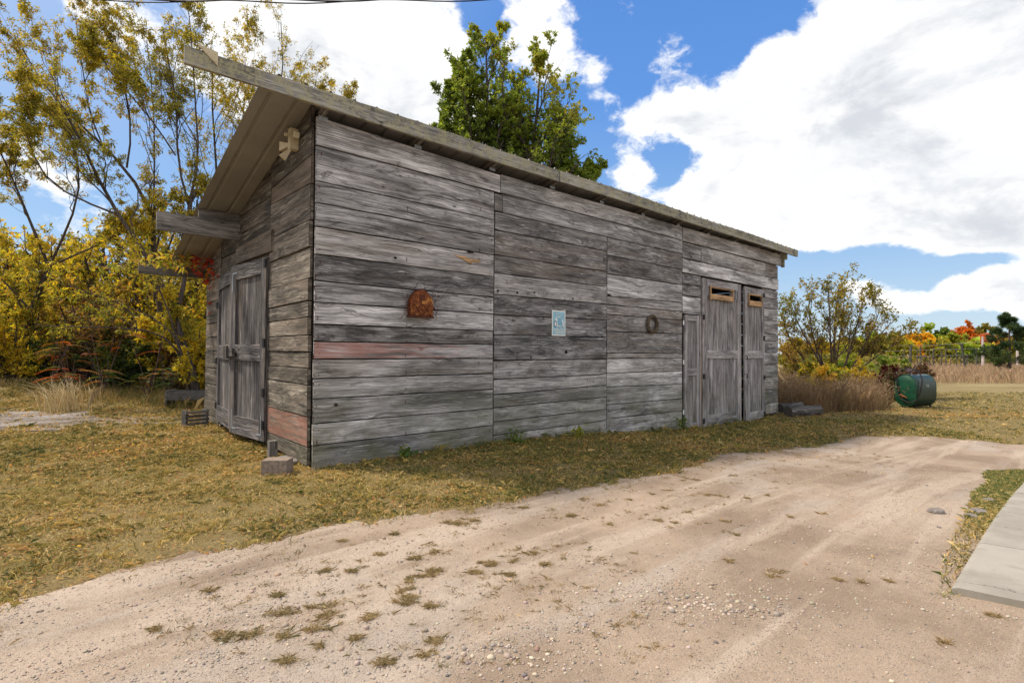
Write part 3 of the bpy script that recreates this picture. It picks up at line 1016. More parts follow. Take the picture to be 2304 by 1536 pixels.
# fascia: three lengths
for (a0, a1, dz, tn) in ((-1.39, 3.93, 0, 1.0), (3.945, 8.95, .003, 1.05), (8.96, 13.95, .0, 1.0)):
    fb = MB()
    nseg = 26
    ou = rb.uniform(0, 40)
    for i in range(nseg):
        xa, xb = a0 + (a1 - a0) * i / nseg, a0 + (a1 - a0) * (i + 1) / nseg

        def zt(x):
            return 4.405 + dz + .01 * math.sin(x * 1.3) + .004 * math.sin(x * 11) - .012 * (x < 0) * x * -1 * 0

        def zb(x):
            return 4.215 + dz + .006 * math.sin(x * 1.1 + 2) - .0
        for (P, uvv) in (
            ([(xa, -.25, zb(xa)), (xb, -.25, zb(xb)), (xb, -.25, zt(xb)), (xa, -.25, zt(xa))], None),
            ([(xa, -.25, zt(xa)), (xb, -.25, zt(xb)), (xb, -.205, zt(xb)), (xa, -.205, zt(xa))], None),
            ([(xb, -.25, zb(xb)), (xa, -.25, zb(xa)), (xa, -.205, zb(xa)), (xb, -.205, zb(xb))], None),
            ([(xb, -.205, zb(xb)), (xa, -.205, zb(xa)), (xa, -.205, zt(xa)), (xb, -.205, zt(xb))], None)):
            fb.quad(P, [(p[0] + ou, p[2] + p[1]) for p in P], [(tn, .3, 0)] * 4)
    for xe, fl in ((a0, 1), (a1, 0)):
        q = [(xe, -.25, zb(xe)), (xe, -.205, zb(xe)), (xe, -.205, zt(xe)), (xe, -.25, zt(xe))]
        fb.quad(q[::-1] if fl else q, None, [(.7, .5, 0)] * 4)
    fb.build('fascia_board', M_FASCIA, shed)
# fascia return at the far end and rafter tail blocks
fb = MB()
fb.box(13.30, 13.335, -.20, .25, 4.06, 4.30, 'y', (.9, .4, 0))
fb.box(13.335, 13.40, -.10, -.02, 3.86, 4.08, 'z', (.8, .5, 0))
fb.build('roof_end_trim', M_FASCIA, shed)
# cream bracket plate at the tip of the fascia
cb = MB()
o = -.262
p3 = [(-1.29, o, 4.445), (-1.10, o, 4.425), (-1.10, o, 4.285)]
q3 = [(x, o + .014, z) for x, y, z in p3]
cb.quad(p3[::-1])
cb.quad(q3)
for i in range(3):
    j = (i + 1) % 3
    cb.quad([p3[i], p3[j], q3[j], q3[i]])
for (x, z) in ((-1.24, 4.42), (-1.125, 4.40), (-1.125, 4.325)):
    cb.tube([(x, o - .006, z), (x, o + .0, z)], .008, 8)
cb.build('corner_bracket', M_CREAM, shed)
# beams sticking out of the gable end
bm_ = MB()
bm_.box(-1.18, .35, 3.18, 3.24, 3.195, 3.475, 'x', (1.25, .35, 0))
bm_.box(-.62, .2, 3.245, 3.30, 3.42, 3.62, 'x', (.7, .6, 0))
bm_.build('ridge_beam', M_BEAM, shed)
bm_ = MB()
bm_.box(-1.13, 13.8, 5.82, 5.87, 2.83, 3.03, 'x', (.75, .6, 0))
bm_.build('rear_beam', M_BEAM, shed)


def door(name, parent, M, w, z0, z1, mat, midrail, rails=(.16, .22), stile=.13, boards=6, vent=None, trim=None, hinges=(), hside=0, toprail=.2):
    """panel door in local x (0..w), outward -y; returns the object"""
    d = MB()
    pw = w / boards
    iz1 = z1 - .02
    for i in range(boards):
        x0, x1 = i * pw + .002, (i + 1) * pw - .002
        t = (rb.uniform(.8, 1.15), rb.uniform(0, .5), 0)
        if vent and x1 > vent[0] and x0 < vent[1]:
            d.box(x0, x1, -.022, 0, z0 + .01, vent[2], 'z', t, M=M)
            d.box(x0, x1, -.022, 0, vent[3], iz1, 'z', t, M=M)
        else:
            d.box(x0, x1, -.022, 0, z0 + .01, iz1, 'z', t, M=M)
    o = d.build(name, mat, parent)
    f = MB()
    for (a, b_, c0, c1, g) in ((0, stile, z0, z1, 'z'), (w - stile, w, z0, z1, 'z'), (stile + .002, w - stile - .002, z0, z0 + rails[1], 'x'),
                              (stile + .002, w - stile - .002, z1 - toprail, z1, 'x')):
        f.box(a, b_, -.056, -.0225, c0, c1, g, (rb.uniform(.9, 1.15), rb.uniform(0, .3), 0), M=M)
    for mz in midrail:
        f.box(stile + .002, w - stile - .002, -.054, -.0225, mz, mz + rails[0], 'x', (1.25, .1, 0), M=M)
    f.build('door_frame', mat, o)
    if vent:
        t = MB()
        a, b_, c0, c1 = vent
        t.box(a - .03, b_ + .03, -.085, -.057, c0 - .13, c0 - .002, 'x', (.95, .1, 0), M=M)
        t.box(a - .03, b_ + .03, -.080, -.057, c1, c1 + .035, 'x', (.8, .2, 0), M=M)
        t.box(a - .065, a - .032, -.09, -.057, c0 - .14, c1 + .05, 'z', (.9, .1, 0), M=M)
        t.box(b_ + .032, b_ + .065, -.09, -.057, c0 - .14, c1 + .05, 'z', (.9, .1, 0), M=M)
        t.build('vent_trim', M_FRESH, o)
    for (hx, hz) in hinges:
        h = MB()
        h.box(hx - .035, hx + .035, -.066, -.057, hz - .06, hz + .06, M=M)
        h.tube([M @ Vector((hx + hside * .045, -.066, hz - .055)), M @ Vector((hx + hside * .045, -.066, hz + .055))], .012, 8)
        h.build('hinge', M_IRON, o)
    # galvanised corner straps
    if trim:
        for (sx, sz, dx_, dz_) in trim:
            h = MB()
            h.box(min(sx, sx + dx_ * .16), max(sx, sx + dx_ * .16), -.0615, -.0565, sz - .012, sz + .012, M=M)
            h.box(sx - .012, sx + .012, -.0615, -.0565, min(sz, sz + dz_ * .28), max(sz, sz + dz_ * .28), M=M)
            h.build('corner_strap', M_GALV, o)
    return o


# narrow fixed door panel
M = Matrix.Translation((8.12, -.012, 0))
nd = door('narrow_door', shed, M, .60, -.31, 2.24, M_DOOR, (.90,), rails=(.15, .14), stile=.105, boards=3, toprail=.13)
jb = MB()
jb.box(8.735, 8.79, -.075, .0, -.33, 2.255, 'z', (.95, .2, 0))
jb.build('door_post', M_DOOR, nd)
jb = MB()
jb.box(8.80, 8.835, -.06, .0, -.33, 2.25, 'z', (.9, .2, 0))
jb.build('new_stud', M_FRESH, nd)
for z in (2.06, 1.19, .1):
    jb = MB()
    jb.box(8.075, 8.12, -.05, -.043, z - .05, z + .05)
    jb.build('strap', M_WHITE, nd)
# big left leaf
M = Matrix.Translation((8.87, -.02, 0)) @ Matrix.Rotation(math.radians(-.6), 4, 'Z')
ld = door('barn_door', shed, M, 1.85, -.30, 3.12, M_DOOR, (1.27,), rails=(.19, .26), stile=.19, boards=11, vent=(.36, 1.33, 2.78, 2.92),
          hinges=((.05, 2.22), (.05, .86), (.05, -.16)), hside=-1, trim=((.215, 3.0, 1, -1), (1.60, 3.0, -1, -1), (.2, -.16, 1, 1), (1.6, -.16, -1, 1)), toprail=.17)
# right leaf, slightly ajar and sagging
M = Matrix.Translation((12.10, -.03, 0)) @ Matrix.Rotation(math.radians(3.0), 4, 'Z') @ Matrix.Rotation(math.radians(-.7), 4, 'Y') @ Matrix.Translation((-1.275, 0, 0))
rd = door('barn_door', shed, M, 1.275, -.31, 3.10, M_DOOR, (1.28,), rails=(.19, .21), stile=.15, boards=7, vent=(.26, 1.0, 2.76, 2.90),
          hinges=((1.22, 2.95), (1.22, 1.80), (1.22, .75), (1.22, -.22)), hside=1, trim=((.16, 2.98, 1, -1), (1.10, 2.98, -1, -1), (.16, -.18, 1, 1), (1.1, -.18, -1, 1)), toprail=.17)
tag(rd, 'right barn door leaf standing slightly ajar')
for z in (1.30, .84):
    hh = MB()
    hh.tube([M @ Vector((.03, -.06, z + .05)), M @ Vector((.02, -.10, z + .03)), M @ Vector((.02, -.10, z - .03)), M @ Vector((.03, -.06, z - .05))], .012, 6)
    hh.build('handle', M_IRON, rd)
# door jamb
jb = MB()
jb.box(12.09, 12.14, -.028, .06, -.30, 3.16, 'z', (.6, .6, 0))
jb.build('door_jamb', M_DOOR, shed)

# side double doors, bowed outwards in the middle
G = Matrix(((0, 1, 0, 0), (-1, 0, 0, 0), (0, 0, 1, 0), (0, 0, 0, 1)))    # local x -> -w, outward -y -> -u


def side_door(wh, wf, uh, uf, z0h, z0f, z1h, z1f, near, **kw):
    """hinge at w=wh, free edge at w=wf (bowed out by uf)"""
    p0 = Vector((uh, max(wh, wf) if not near else wf, 0))
    a = Vector((uf if near else uh, wf if near else wh, 0))        # left edge as seen from outside
    b_ = Vector((uh if near else uf, wh if near else wf, 0))
    ex = (b_ - a).normalized()
    ez = Vector((0, 0, 1))
    ey = ez.cross(ex)
    M = Matrix(((ex.x, ey.x, 0, a.x), (ex.y, ey.y, 0, a.y), (ex.z, ey.z, 1, 0), (0, 0, 0, 1)))
    return door('side_door', shed, M, (b_ - a).length, (z0h + z0f) / 2, (z1h + z1f) / 2, M_SIDEDOOR, (1.24,), **kw)


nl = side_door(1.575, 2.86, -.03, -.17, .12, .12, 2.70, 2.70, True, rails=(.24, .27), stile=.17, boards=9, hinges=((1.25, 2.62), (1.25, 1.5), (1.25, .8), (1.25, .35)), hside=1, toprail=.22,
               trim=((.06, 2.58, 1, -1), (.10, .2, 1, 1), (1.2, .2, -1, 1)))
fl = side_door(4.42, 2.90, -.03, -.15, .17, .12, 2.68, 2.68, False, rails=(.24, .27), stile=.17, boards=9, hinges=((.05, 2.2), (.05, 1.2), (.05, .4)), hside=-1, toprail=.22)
lt = MB()
lt.box(-.27, -.225, 2.58, 3.28, 1.30, 1.42, 'y', (.55, .7, 0))
lt.box(-.30, -.268, 2.80, 2.98, 1.26, 1.46, 'z', (.45, .8, 0))
lt.build('latch_bar', M_BEAM, nl)
jb = MB()
jb.box(-.03, .06, 4.425, 4.455, .1, 2.9, 'z', (.5, .6, 0))
jb.box(-.02, .3, 4.3, 4.42, -.05, .1, 'z', (.4, .6, 0))
jb.build('door_jamb', M_BEAM, shed)
# raw split wound, nail heads and knot holes on the front wall
sp = MB()


def blotch(mb, u, z, pts, o=.046):
    c = (u, -o - .004, z)
    P = [(u + a, -o, z + b_) for a, b_ in pts]
    for i in range(len(P)):
        mb.quad([c, P[i], P[(i + 1) % len(P)]][::1], [(c[0], c[2]), (P[i][0], P[i][2]), (P[(i + 1) % len(P)][0], P[(i + 1) % len(P)][2])], [(1, .2, 0)] * 3)


blotch(sp, 2.30, 2.745, [(-.33, .03), (-.18, -.005), (-.07, -.05), (-.02, -.075), (.02, -.025), (.12, -.03), (.17, .0), (.09, .02), (0, .01), (-.15, .035)][::1])
sp.build('splintered_scar', M_FRESH, shed)
kh = fw_
K0 = [(0, 0, 0)]
for (u, z, r) in ((3.2, 2.36 * 0 + 2.33, .022), (2.80, 2.33, .022), (4.5, 2.33, .02), (3.57, 2.36, .02), (.27, .745, .026), (4.33, 1.40, .038), (3.5, 1.31, .022), (5.35, 1.46, .018), (1.05, 2.62, .02), (5.85, 3.0, .02), (8.35, 3.62, .022), (8.42, 3.55, .022), (9.45, 2.0 * 0 + 3.72, .02)):
    P = [(u + r * math.cos(a) * rb.uniform(.8, 1.2), -.0475, z + r * .8 * math.sin(a)) for a in np.linspace(0, 2 * math.pi, 9)[:-1]]
    kh.quad(P, None, K0 * 8)
for (u0, u1, z, h) in ((2.74, 3.05, 1.262, .022), (5.12, 5.24, 1.672, .02), (5.27, 5.40, 1.675, .02), (5.46, 5.58, 2.465, .03), (2.735, 2.85, .975, .016), (2.22, 2.34, 2.85, .03)):
    kh.quad([(u0, -.0478, z - h * .4), (u1, -.0478, z - h * .2), (u1 - .02, -.0478, z + h * .3), (u0, -.0478, z + h)], None, K0 * 4)
fw_.build('front_wall', M_WALL, shed)
# nail heads along the studs
nl_ = MB()
for zz_, (u0, u1, SS) in enumerate(((0, 2.72, S1), (2.735, 5.44, S2), (5.455, 8.05, S3), (12.15, 13.07, SR))):
    studs = np.unique(np.r_[u0 + .05, np.arange(math.ceil(u0 / 1.22) * 1.22, u1 - .1, 1.22), u1 - .06])
    for a_, b_ in zip(SS[:-1], SS[1:]):
        for su in studs:
            for fz in (.25, .75):
                if rb.random() < .85 and a_ - b_ > .1:
                    x, z = su + rb.uniform(-.015, .015), b_ + (a_ - b_) * (fz + rb.uniform(-.08, .08))
                    r_ = .0055
                    nl_.quad([(x - r_, -.0465, z - r_), (x + r_, -.0465, z - r_), (x + r_, -.0465, z + r_), (x - r_, -.0465, z + r_)])
                    if rb.random() < .45:
                        h_ = rb.uniform(.02, .06)
                        nl_.quad([(x - .003, -.0462, z - h_), (x + .003, -.0462, z - h_), (x + .005, -.0462, z), (x - .005, -.0462, z)])
nl_.build('nail_heads', M_RUSTD, shed)['kind'] = 'stuff'
#__PART3__
# ------------------------------------------------------------------ things on and beside the shed
HP = math.pi / 2


def wall_thing(name, u, z, off, label, cat, w=0):
    """an empty whose local x runs along the front wall and -y points out of it"""
    return empty(name, W3(u, -off + w, z), ANG, label, cat)


# rusty tin barn ornament with a twig wreath behind it
bo = wall_thing('barn_ornament', 1.41, 2.04, .05, 'small rusty tin barn shape with twigs hanging on the front wall', 'wall decoration')
m = MB()
out = [(-.175, -.16), (.175, -.16), (.175, .02), (.15, .085), (.09, .15), (0, .185), (-.09, .15), (-.15, .085), (-.175, .02)]
F_ = [(x, -.075, z) for x, z in out]
B_ = [(x, -.0, z) for x, z in out]
m.quad(F_)
m.quad(B_[::-1])
for i in range(len(out)):
    j = (i + 1) % len(out)
    m.quad([F_[j], F_[i], B_[i], B_[j]])
m.build('body', M_RUST, bo)
m = MB()
for i in range(3, 8):
    a, b_ = out[i - 1], out[i]
    m.tube([(a[0] * 1.04, -.04, a[1] * 1.02), (b_[0] * 1.04, -.04, b_[1] * 1.02)], .014, 6)
m.tube([(-.18, -.04, -.17), (-.185, -.04, .03)], .012, 6)
m.tube([(.18, -.04, -.17), (.185, -.04, .03)], .012, 6)
m.box(-.19, .19, -.085, 0, -.19, -.165)
m.build('roof_edge', M_RUSTD, bo)
for sx in (-.07, .07):
    m = MB()
    m.box(sx - .062, sx + .062, -.081, -.076, -.155, .0)
    dd = m.build('door', M_RUST, bo)
    m = MB()
    m.tube([(sx - .055, -.084, -.15), (sx + .055, -.084, -.01)], .005, 5)
    m.tube([(sx + .055, -.0855, -.15), (sx - .055, -.0855, -.01)], .005, 5)
    m.build('door_brace', M_RUSTD, dd)
m = MB()
m.box(-.04, .04, -.082, -.076, .045, .11)
m.build('loft_window', M_RUSTD, bo)
m = MB()
for q in range(44):
    side = -1 if q % 3 == 0 else 1
    x, z = side * rb.uniform(.15, .21), rb.uniform(-.12, .14)
    if q > 30:
        x, z = rb.uniform(-.19, .08), .15 + rb.uniform(-.06, .05)
    P = [(x, -.03, z)]
    dx_, dz_ = side * rb.uniform(.01, .05), rb.uniform(-.05, .05)
    if q > 30:
        dx_, dz_ = rb.uniform(-.05, .05), rb.uniform(0, .03)
    for j in range(4):
        P.append((P[-1][0] + dx_ + rb.uniform(-.015, .015), -.03 - rb.uniform(0, .05), P[-1][2] + dz_ + rb.uniform(-.02, .02)))
        dx_ *= .8
    m = MB()
    m.tube(P, [.003, .0025, .002, .002, .0015], 4, caps=False)
    m.build('twig', M_RUSTD, bo)

# tin farmer sign
sg = wall_thing('tin_sign', 4.135, 1.885, .052, 'pale blue tin sign with a tractor and AMERICAN FARMER lettering on the front wall', 'sign')
m = MB()
m.box(-.165, .165, -.004, 0, -.215, .215)
m.build('plate', M_SIGNW, sg)
m = MB()
m.box(-.145, .145, -.006, -.0045, -.195, .195)
m.build('blue_field', M_SIGNB, sg)


def disc(mb, cx, cz, rx, rz, y, a0=0, a1=2 * math.pi, n=24):
    P = [(cx + rx * math.cos(a), y, cz + rz * math.sin(a)) for a in np.linspace(a0, a1, n + 1)[:n + (0 if a1 - a0 > 6.2 else 1)]]
    mb.quad(P)


m = MB()
disc(m, 0, -.055, .125, .165, -.0072, 0, math.pi)
m.build('pale_arch', M_SIGNW, sg)
m = MB()
m.box(-.035, .07, -.0085, -.0078, -.015, .085)
m.box(-.05, .085, -.0085, -.0078, .085, .095)
m.box(-.02, .085, -.0092, -.0087, -.045, .03)
m.build('tractor_cab', M_SIGNM, sg)
for (cx, cz, r, rx) in ((-.085, -.015, .06, .036), (.005, -.05, .036, .024), (.088, -.035, .032, .020)):
    m = MB()
    disc(m, cx, cz, rx, r, -.0098)
    wv = m.build('tractor_wheel', M_SIGND, sg)
    m = MB()
    disc(m, cx, cz, rx * .58, r * .62, -.0106)
    m.build('wheel_centre', M_SIGNW, wv)


def text(body, size, x, z, mat, parent, name='lettering', sx=1.0, y=-.0085):
    cu = bpy.data.curves.new(name, 'FONT')
    cu.body = body
    cu.size = size
    cu.align_x = 'CENTER'
    cu.extrude = .0006
    cu.resolution_u = 2
    o = bpy.data.objects.new(name, cu)
    COL.objects.link(o)
    dg = bpy.context.evaluated_depsgraph_get()
    me = bpy.data.meshes.new_from_object(o.evaluated_get(dg))
    bpy.data.objects.remove(o)
    me.materials.clear()
    me.materials.append(mat)
    o = link(name, me, parent)
    o.rotation_euler = (HP, 0, 0)
    o.location = (x, y, z)
    o.scale = (sx, 1, 1)
    return o


text('AMERICAN', .068, 0, -.135, M_SIGNW, sg, sx=.70)
text('FARMER', .068, .01, -.186, M_SIGNW, sg, sx=.86)
text('The', .045, -.04, .135, M_SIGNW, sg)

# vine wreath
wr = wall_thing('vine_wreath', 6.86, 1.975, .085, 'round grey twisted vine wreath hanging on the front wall', 'wreath')
m = MB()
for q in range(26):
    ph = rb.uniform(0, 6.28)
    tw = rb.choice([3, 4, 5]) * rb.choice([-1, 1])
    rr = rb.uniform(.012, .034)
    P = [((.165 + rr * math.cos(tw * a + ph)) * math.cos(a), -rr * math.sin(tw * a + ph), (.165 + rr * math.cos(tw * a + ph)) * math.sin(a)) for a in np.linspace(0, 2 * math.pi, 41)[:-1]]
    m.tube(P, rb.uniform(.005, .010), 5, closed=True)
m.build('twisted_vines', M_TWIG, wr)

# twin-head flood light on the gable wall (local x = out of the gable wall)
fl_ = empty('flood_light', W3(-.055, .52, 4.03), ANG, 'cream double floodlight fixed under the eave of the gable wall', 'light')
m = MB()
m.box(-.085, .02, -.042, .042, -.12, .14)
m.build('housing', M_CREAM, fl_)
m = MB()
m.tube([(-.11, -.01, .05), (-.14, -.01, .05)], .022, 10)
m.build('sensor', M_CREAM, fl_)


def lamp_head(p, d, r):
    d = Vector(d).normalized()
    p = Vector(p)
    m = MB()
    m.tube([p, p + d * .05, p + d * .15], [r * .35, r * .5, r], 4)
    m.build('lamp_head', M_CREAM, fl_)


lamp_head((-.05, .04, -.05), (-.25, .9, .0), .085)
lamp_head((-.07, -.01, -.12), (-.5, .25, -.7), .065)
lamp_head((-.05, -.06, .02), (-.1, -1, -.12), .05)
m = MB()
m.tube([(-.05, .0, .14), (-.12, .12, .22), (-.25, .16, .30), (-.36, .18, .42)], .003, 4)
m.build('cable', M_CABLE, fl_)

# concrete block at the near corner, with a stub post behind
blk = empty('concrete_block', (-2.655, 5.97, gz(-2.65, 6.0)), 0.06, 'brown weathered concrete block beside the near corner of the shed', 'block')
m = MB()
n_ = 5
m.box(-.14, .14, -.09, .11, -.03, .165)
blo = m.build('block_body', M_BLOCK, blk)
mod = blo.modifiers.new('bevel', 'BEVEL')
mod.width = .012
mod.segments = 2
pp = empty('stub_post', W3(-.16, .92, .0), ANG, 'short dark timber stub standing under the gable wall by the concrete block', 'post')
m = MB()
m.box(-.05, .05, -.05, .05, -.05, .23, 'z', (.9, .5, 0))
m.build('post_body', M_BEAM, pp)
st_ = link('flat_stone', None, None) if False else None
for i, (u, w, s) in enumerate(((-.12, .62, .11), (-.05, .42, .08))):
    me = bpy.data.meshes.new('flat_stone')
    import bmesh
    bm = bmesh.new()
    bmesh.ops.create_icosphere(bm, subdivisions=2, radius=s)
    for v in bm.verts:
        v.co.z *= .45
        v.co *= 1 + .25 * mn.noise(v.co * 9 + Vector((i * 5, 0, 0)))
    bm.to_mesh(me)
    bm.free()
    me.materials.append(M_STONE)
    o = link('flat_stone', me)
    o.location = W3(u, w, .03)
    tag(o, ['larger flat stone under the gable wall behind the concrete block', 'smaller flat stone tucked under the near corner of the gable wall'][i], 'stone', 'stones under the gable wall')

# rocks along the concrete walk
for i, (x, y, s, lb) in enumerate(((3.77, 4.68, .055, 'grey angular stone in the drive beside the concrete walk'), (4.16, 4.69, .06, 'pale flat stone among dry leaves at the edge of the concrete walk'), (3.98, 4.55, .045, 'small low stone between the two larger stones by the walk'),
                                   (4.68, 5.17, .05, 'pinkish stone farther along the edge of the concrete walk'))):
    me = bpy.data.meshes.new('stone')
    bm = bmesh.new()
    bmesh.ops.create_icosphere(bm, subdivisions=2, radius=s)
    for v in bm.verts:
        v.co.z *= .6
        v.co.x *= 1.25
        v.co *= 1 + .35 * mn.noise(v.co * 11 + Vector((i * 7, 3, 0)))
    bm.to_mesh(me)
    bm.free()
    me.materials.append(M_STONE)
    o = link('stone', me)
    o.location = (x, y, gz(x, y) + .02)
    tag(o, lb, 'stone', 'stones along the concrete walk')

# wooden trough / frame and broken pallet at the back corner
tr_ = empty('wooden_trough', (-7.55, 12.2, gz(-7.5, 12.2)), .12, 'dark scrap panel trough lying in weeds behind the gable corner', 'trough')
m = MB()
m.box(-.42, .42, -.02, .02, .20, .40, 'x', (.9, .5, 0))
m.box(-.42, .42, .38, .42, .20, .40, 'x', (.9, .5, 0))
m.build('side_panel', M_SCRAP, tr_)
m = MB()
m.box(-.46, -.42, -.03, .43, .05, .42, 'y', (.8, .5, 0))
m.box(.42, .46, -.03, .43, .05, .42, 'y', (.8, .5, 0))
m.box(-.42, .42, .02, .38, .18, .20, 'x', (.6, .5, 0))
m.build('frame', M_BEAM, tr_)
pl = empty('slatted_crate', W3(-.32, 4.75, .02), ANG + .2, 'small broken grey slatted crate by the far side door edge', 'crate')
for i in range(4):
    m = MB()
    m.box(-.2, .2, -.02, 0, .01 + i * .07, .055 + i * .07, 'x', (.9, .6, 0))
    m.build('slat', M_BEAM, pl)
m = MB()
m.box(-.19, -.15, .0, .18, 0, .28, 'z', (.7, .6, 0))
m.box(.15, .19, .0, .18, 0, .28, 'z', (.7, .6, 0))
m.build('frame', M_BEAM, pl)

# two old logs beyond the right corner
for i, (a, b_, r, lb) in enumerate((((7.55, 14.35, .14), (8.62, 14.75, .13), .15, 'lower grey weathered log at the far right corner of the shed'), ((7.6, 14.85, .18), (8.3, 15.1, .22), .12, 'upper dark log piece lying behind the longer log'))):
    z0 = gz(a[0], a[1])
    m = MB()
    A = Vector((a[0], a[1], z0 + a[2]))
    B = Vector((b_[0], b_[1], z0 + b_[2]))
    P = [A.lerp(B, t) + Vector((0, 0, .012 * math.sin(t * 9))) for t in np.linspace(0, 1, 9)]
    m.tube(P, [r * (1 + .07 * math.sin(t * 13 + i)) for t in np.linspace(0, 1, 9)], 14)
    o = m.build('log', M_LOG)
    tag(o, lb, 'log', 'logs by the shed corner')

# ------------------------------------------------------------------ fuel tank
TX, TY = 12.70, 16.95
tz = gz(TX, TY)
tk = empty('fuel_tank', (TX, TY, tz), math.radians(18), 'dark green oval steel fuel tank with black hose standing in the grass', 'tank')
TW, TH, TL = .35, .52, .92


def obround(rx, rz, n=12):
    P = []
    st = rz - rx
    for a in np.linspace(0, math.pi, n):
        P.append((rx * math.cos(a), st + rx * math.sin(a)))
    for a in np.linspace(math.pi, 2 * math.pi, n):
        P.append((rx * math.cos(a), -st + rx * math.sin(a)))
    return P


m = MB()
secs = [(0.0, 1.0), (.02, 1.0), (TL / 2, 1.005), (TL - .02, 1.0), (TL, 1.0)]
for (xa, sa), (xb, sb_) in zip(secs[:-1], secs[1:]):
    Pa, Pb = obround(TW * sa, TH * sa), obround(TW * sb_, TH * sb_)
    for i in range(len(Pa)):
        j = (i + 1) % len(Pa)
        m.quad([(xa, Pa[i][0], Pa[i][1] + .56), (xa, Pa[j][0], Pa[j][1] + .56), (xb, Pb[j][0], Pb[j][1] + .56), (xb, Pb[i][0], Pb[i][1] + .56)][::-1], None, None, True)
m.build('shell', M_TANKB, tk, merge=True)
for xs_, sgn in ((0, -1), (TL, 1)):
    m = MB()
    lv = [(0, 1.0), (-.012, 1.012), (-.025, 1.0), (.0, .93), (.03, .6), (.04, .0)]
    for (da, sa), (db, sb_) in zip(lv[:-1], lv[1:]):
        Pa, Pb = obround(TW * max(sa, .01), TH * max(sa, .02)), obround(TW * max(sb_, .01), TH * max(sb_, .02))
        for i in range(len(Pa)):
            j = (i + 1) % len(Pa)
            q = [(xs_ + sgn * da * -1 * -1, Pa[i][0], Pa[i][1] + .56), (xs_ + sgn * da, Pa[j][0], Pa[j][1] + .56), (xs_ + sgn * db, Pb[j][0], Pb[j][1] + .56), (xs_ + sgn * db, Pb[i][0], Pb[i][1] + .56)]
            if sgn > 0:
                q = q[::-1]
            m.quad(q[::-1], None, None, True)
    m.build('end_plate', M_TANK, tk, merge=True)
for (x, y) in ((.15, -.2), (.15, .2), (.85, -.2), (.85, .2)):
    m = MB()
    m.tube([(x, y, -.02), (x, y, .16)], .025, 8)
    m.build('leg', M_IRON, tk)
m = MB()
m.tube([(.22, 0, 1.05), (.22, 0, 1.17)], .035, 10)
m.tube([(.15, 0, 1.20), (.30, 0, 1.20)], .06, 12)
m.tube([(.22, -.09, 1.20), (.22, .09, 1.20)], .045, 10)
m.build('pump', M_PUMP, tk)
m = MB()
for x in (.42, .52):
    m.tube([(x, 0, 1.06), (x, 0, 1.13)], .02, 8)
    m.tube([(x, 0, 1.13), (x, 0, 1.16)], .035, 8)
m.build('filler_caps', M_RUSTD, tk)
m = MB()
P = []
for t in np.linspace(0, 1, 30):
    a = -math.pi * .5 + t * 2 * math.pi * .86
    P.append((.02 + .25 * t * (1 - t), .0 + .36 * math.sin(a + math.pi * .5 + .3) * 1.0 - .02, .72 + .50 * math.cos(a + math.pi * .5 + .15)))
P = [(-.06, .25, 1.0), (.02, .20, 1.17), (.16, .06, 1.25), (.24, -.12, 1.24), (.26, -.28, 1.12), (.22, -.38, .92), (.16, -.40, .70), (.10, -.39, .48), (.02, -.34, .28), (-.06, -.22, .20), (-.08, -.05, .22), (-.08, .10, .34), (-.08, .17, .6), (-.07, .2, .85), (-.07, .2, .98)]
Q = []
for i in range(len(P) - 1):
    p0, p1, p2, p3 = [Vector(P[max(0, min(len(P) - 1, i + d))]) for d in (-1, 0, 1, 2)]
    for t in (0, .25, .5, .75):
        Q.append(.5 * ((2 * p1) + (-p0 + p2) * t + (2 * p0 - 5 * p1 + 4 * p2 - p3) * t * t + (-p0 + 3 * p1 - 3 * p2 + p3) * t ** 3))
m.tube(Q, .02, 8)
m.build('hose', M_HOSE, tk)
m = MB()
m.tube([(.0, .17, .42), (-.1, -.02, .38), (-.11, -.14, .33)], [.03, .025, .015], 8)
m.build('nozzle', M_RUST, tk)
text('L.L.', .13, .52, .70, M_WHITE, tk, y=-.356, sx=.7)

# stack tank on the ground: done.  overhead cables
for i, (dz, ph, r) in enumerate(((0, 0, .014), (-.03, 1.6, .010))):
    P = []
    for x in np.linspace(-45, 45, 320):
        z = 6.80 + .0042 * min((x + 4.5) ** 2, 300) + .0016 * max((x + 4.5) ** 2 - 300, 0) + dz + .014 * math.sin(x * 2.6 + ph)
        P.append((x, 8.0 + .03 * math.cos(x * 2.6 + ph), z))
    m = MB()
    m.tube(P, r, 5, caps=False)
    o = m.build('overhead_cable', M_CABLE)
    tag(o, ['thicker black overhead cable crossing the top of the view', 'thinner black overhead cable twisted round the thicker one'][i], 'cable', 'overhead cables')

# ------------------------------------------------------------------ vegetation tools
KP = 7


def norm(a):
    return a / np.maximum(np.linalg.norm(a, axis=-1, keepdims=True), 1e-9)


def resample(pts, n=KP):
    pts = np.asarray(pts, float)
    d = np.r_[0, np.cumsum(np.linalg.norm(np.diff(pts, axis=0), axis=1))]
    t = np.linspace(0, d[-1], n)
    P = np.stack([np.interp(t, d, pts[:, i]) for i in range(3)], -1)
    P[1:-1] = .5 * P[1:-1] + .25 * (P[:-2] + P[2:])
    return P


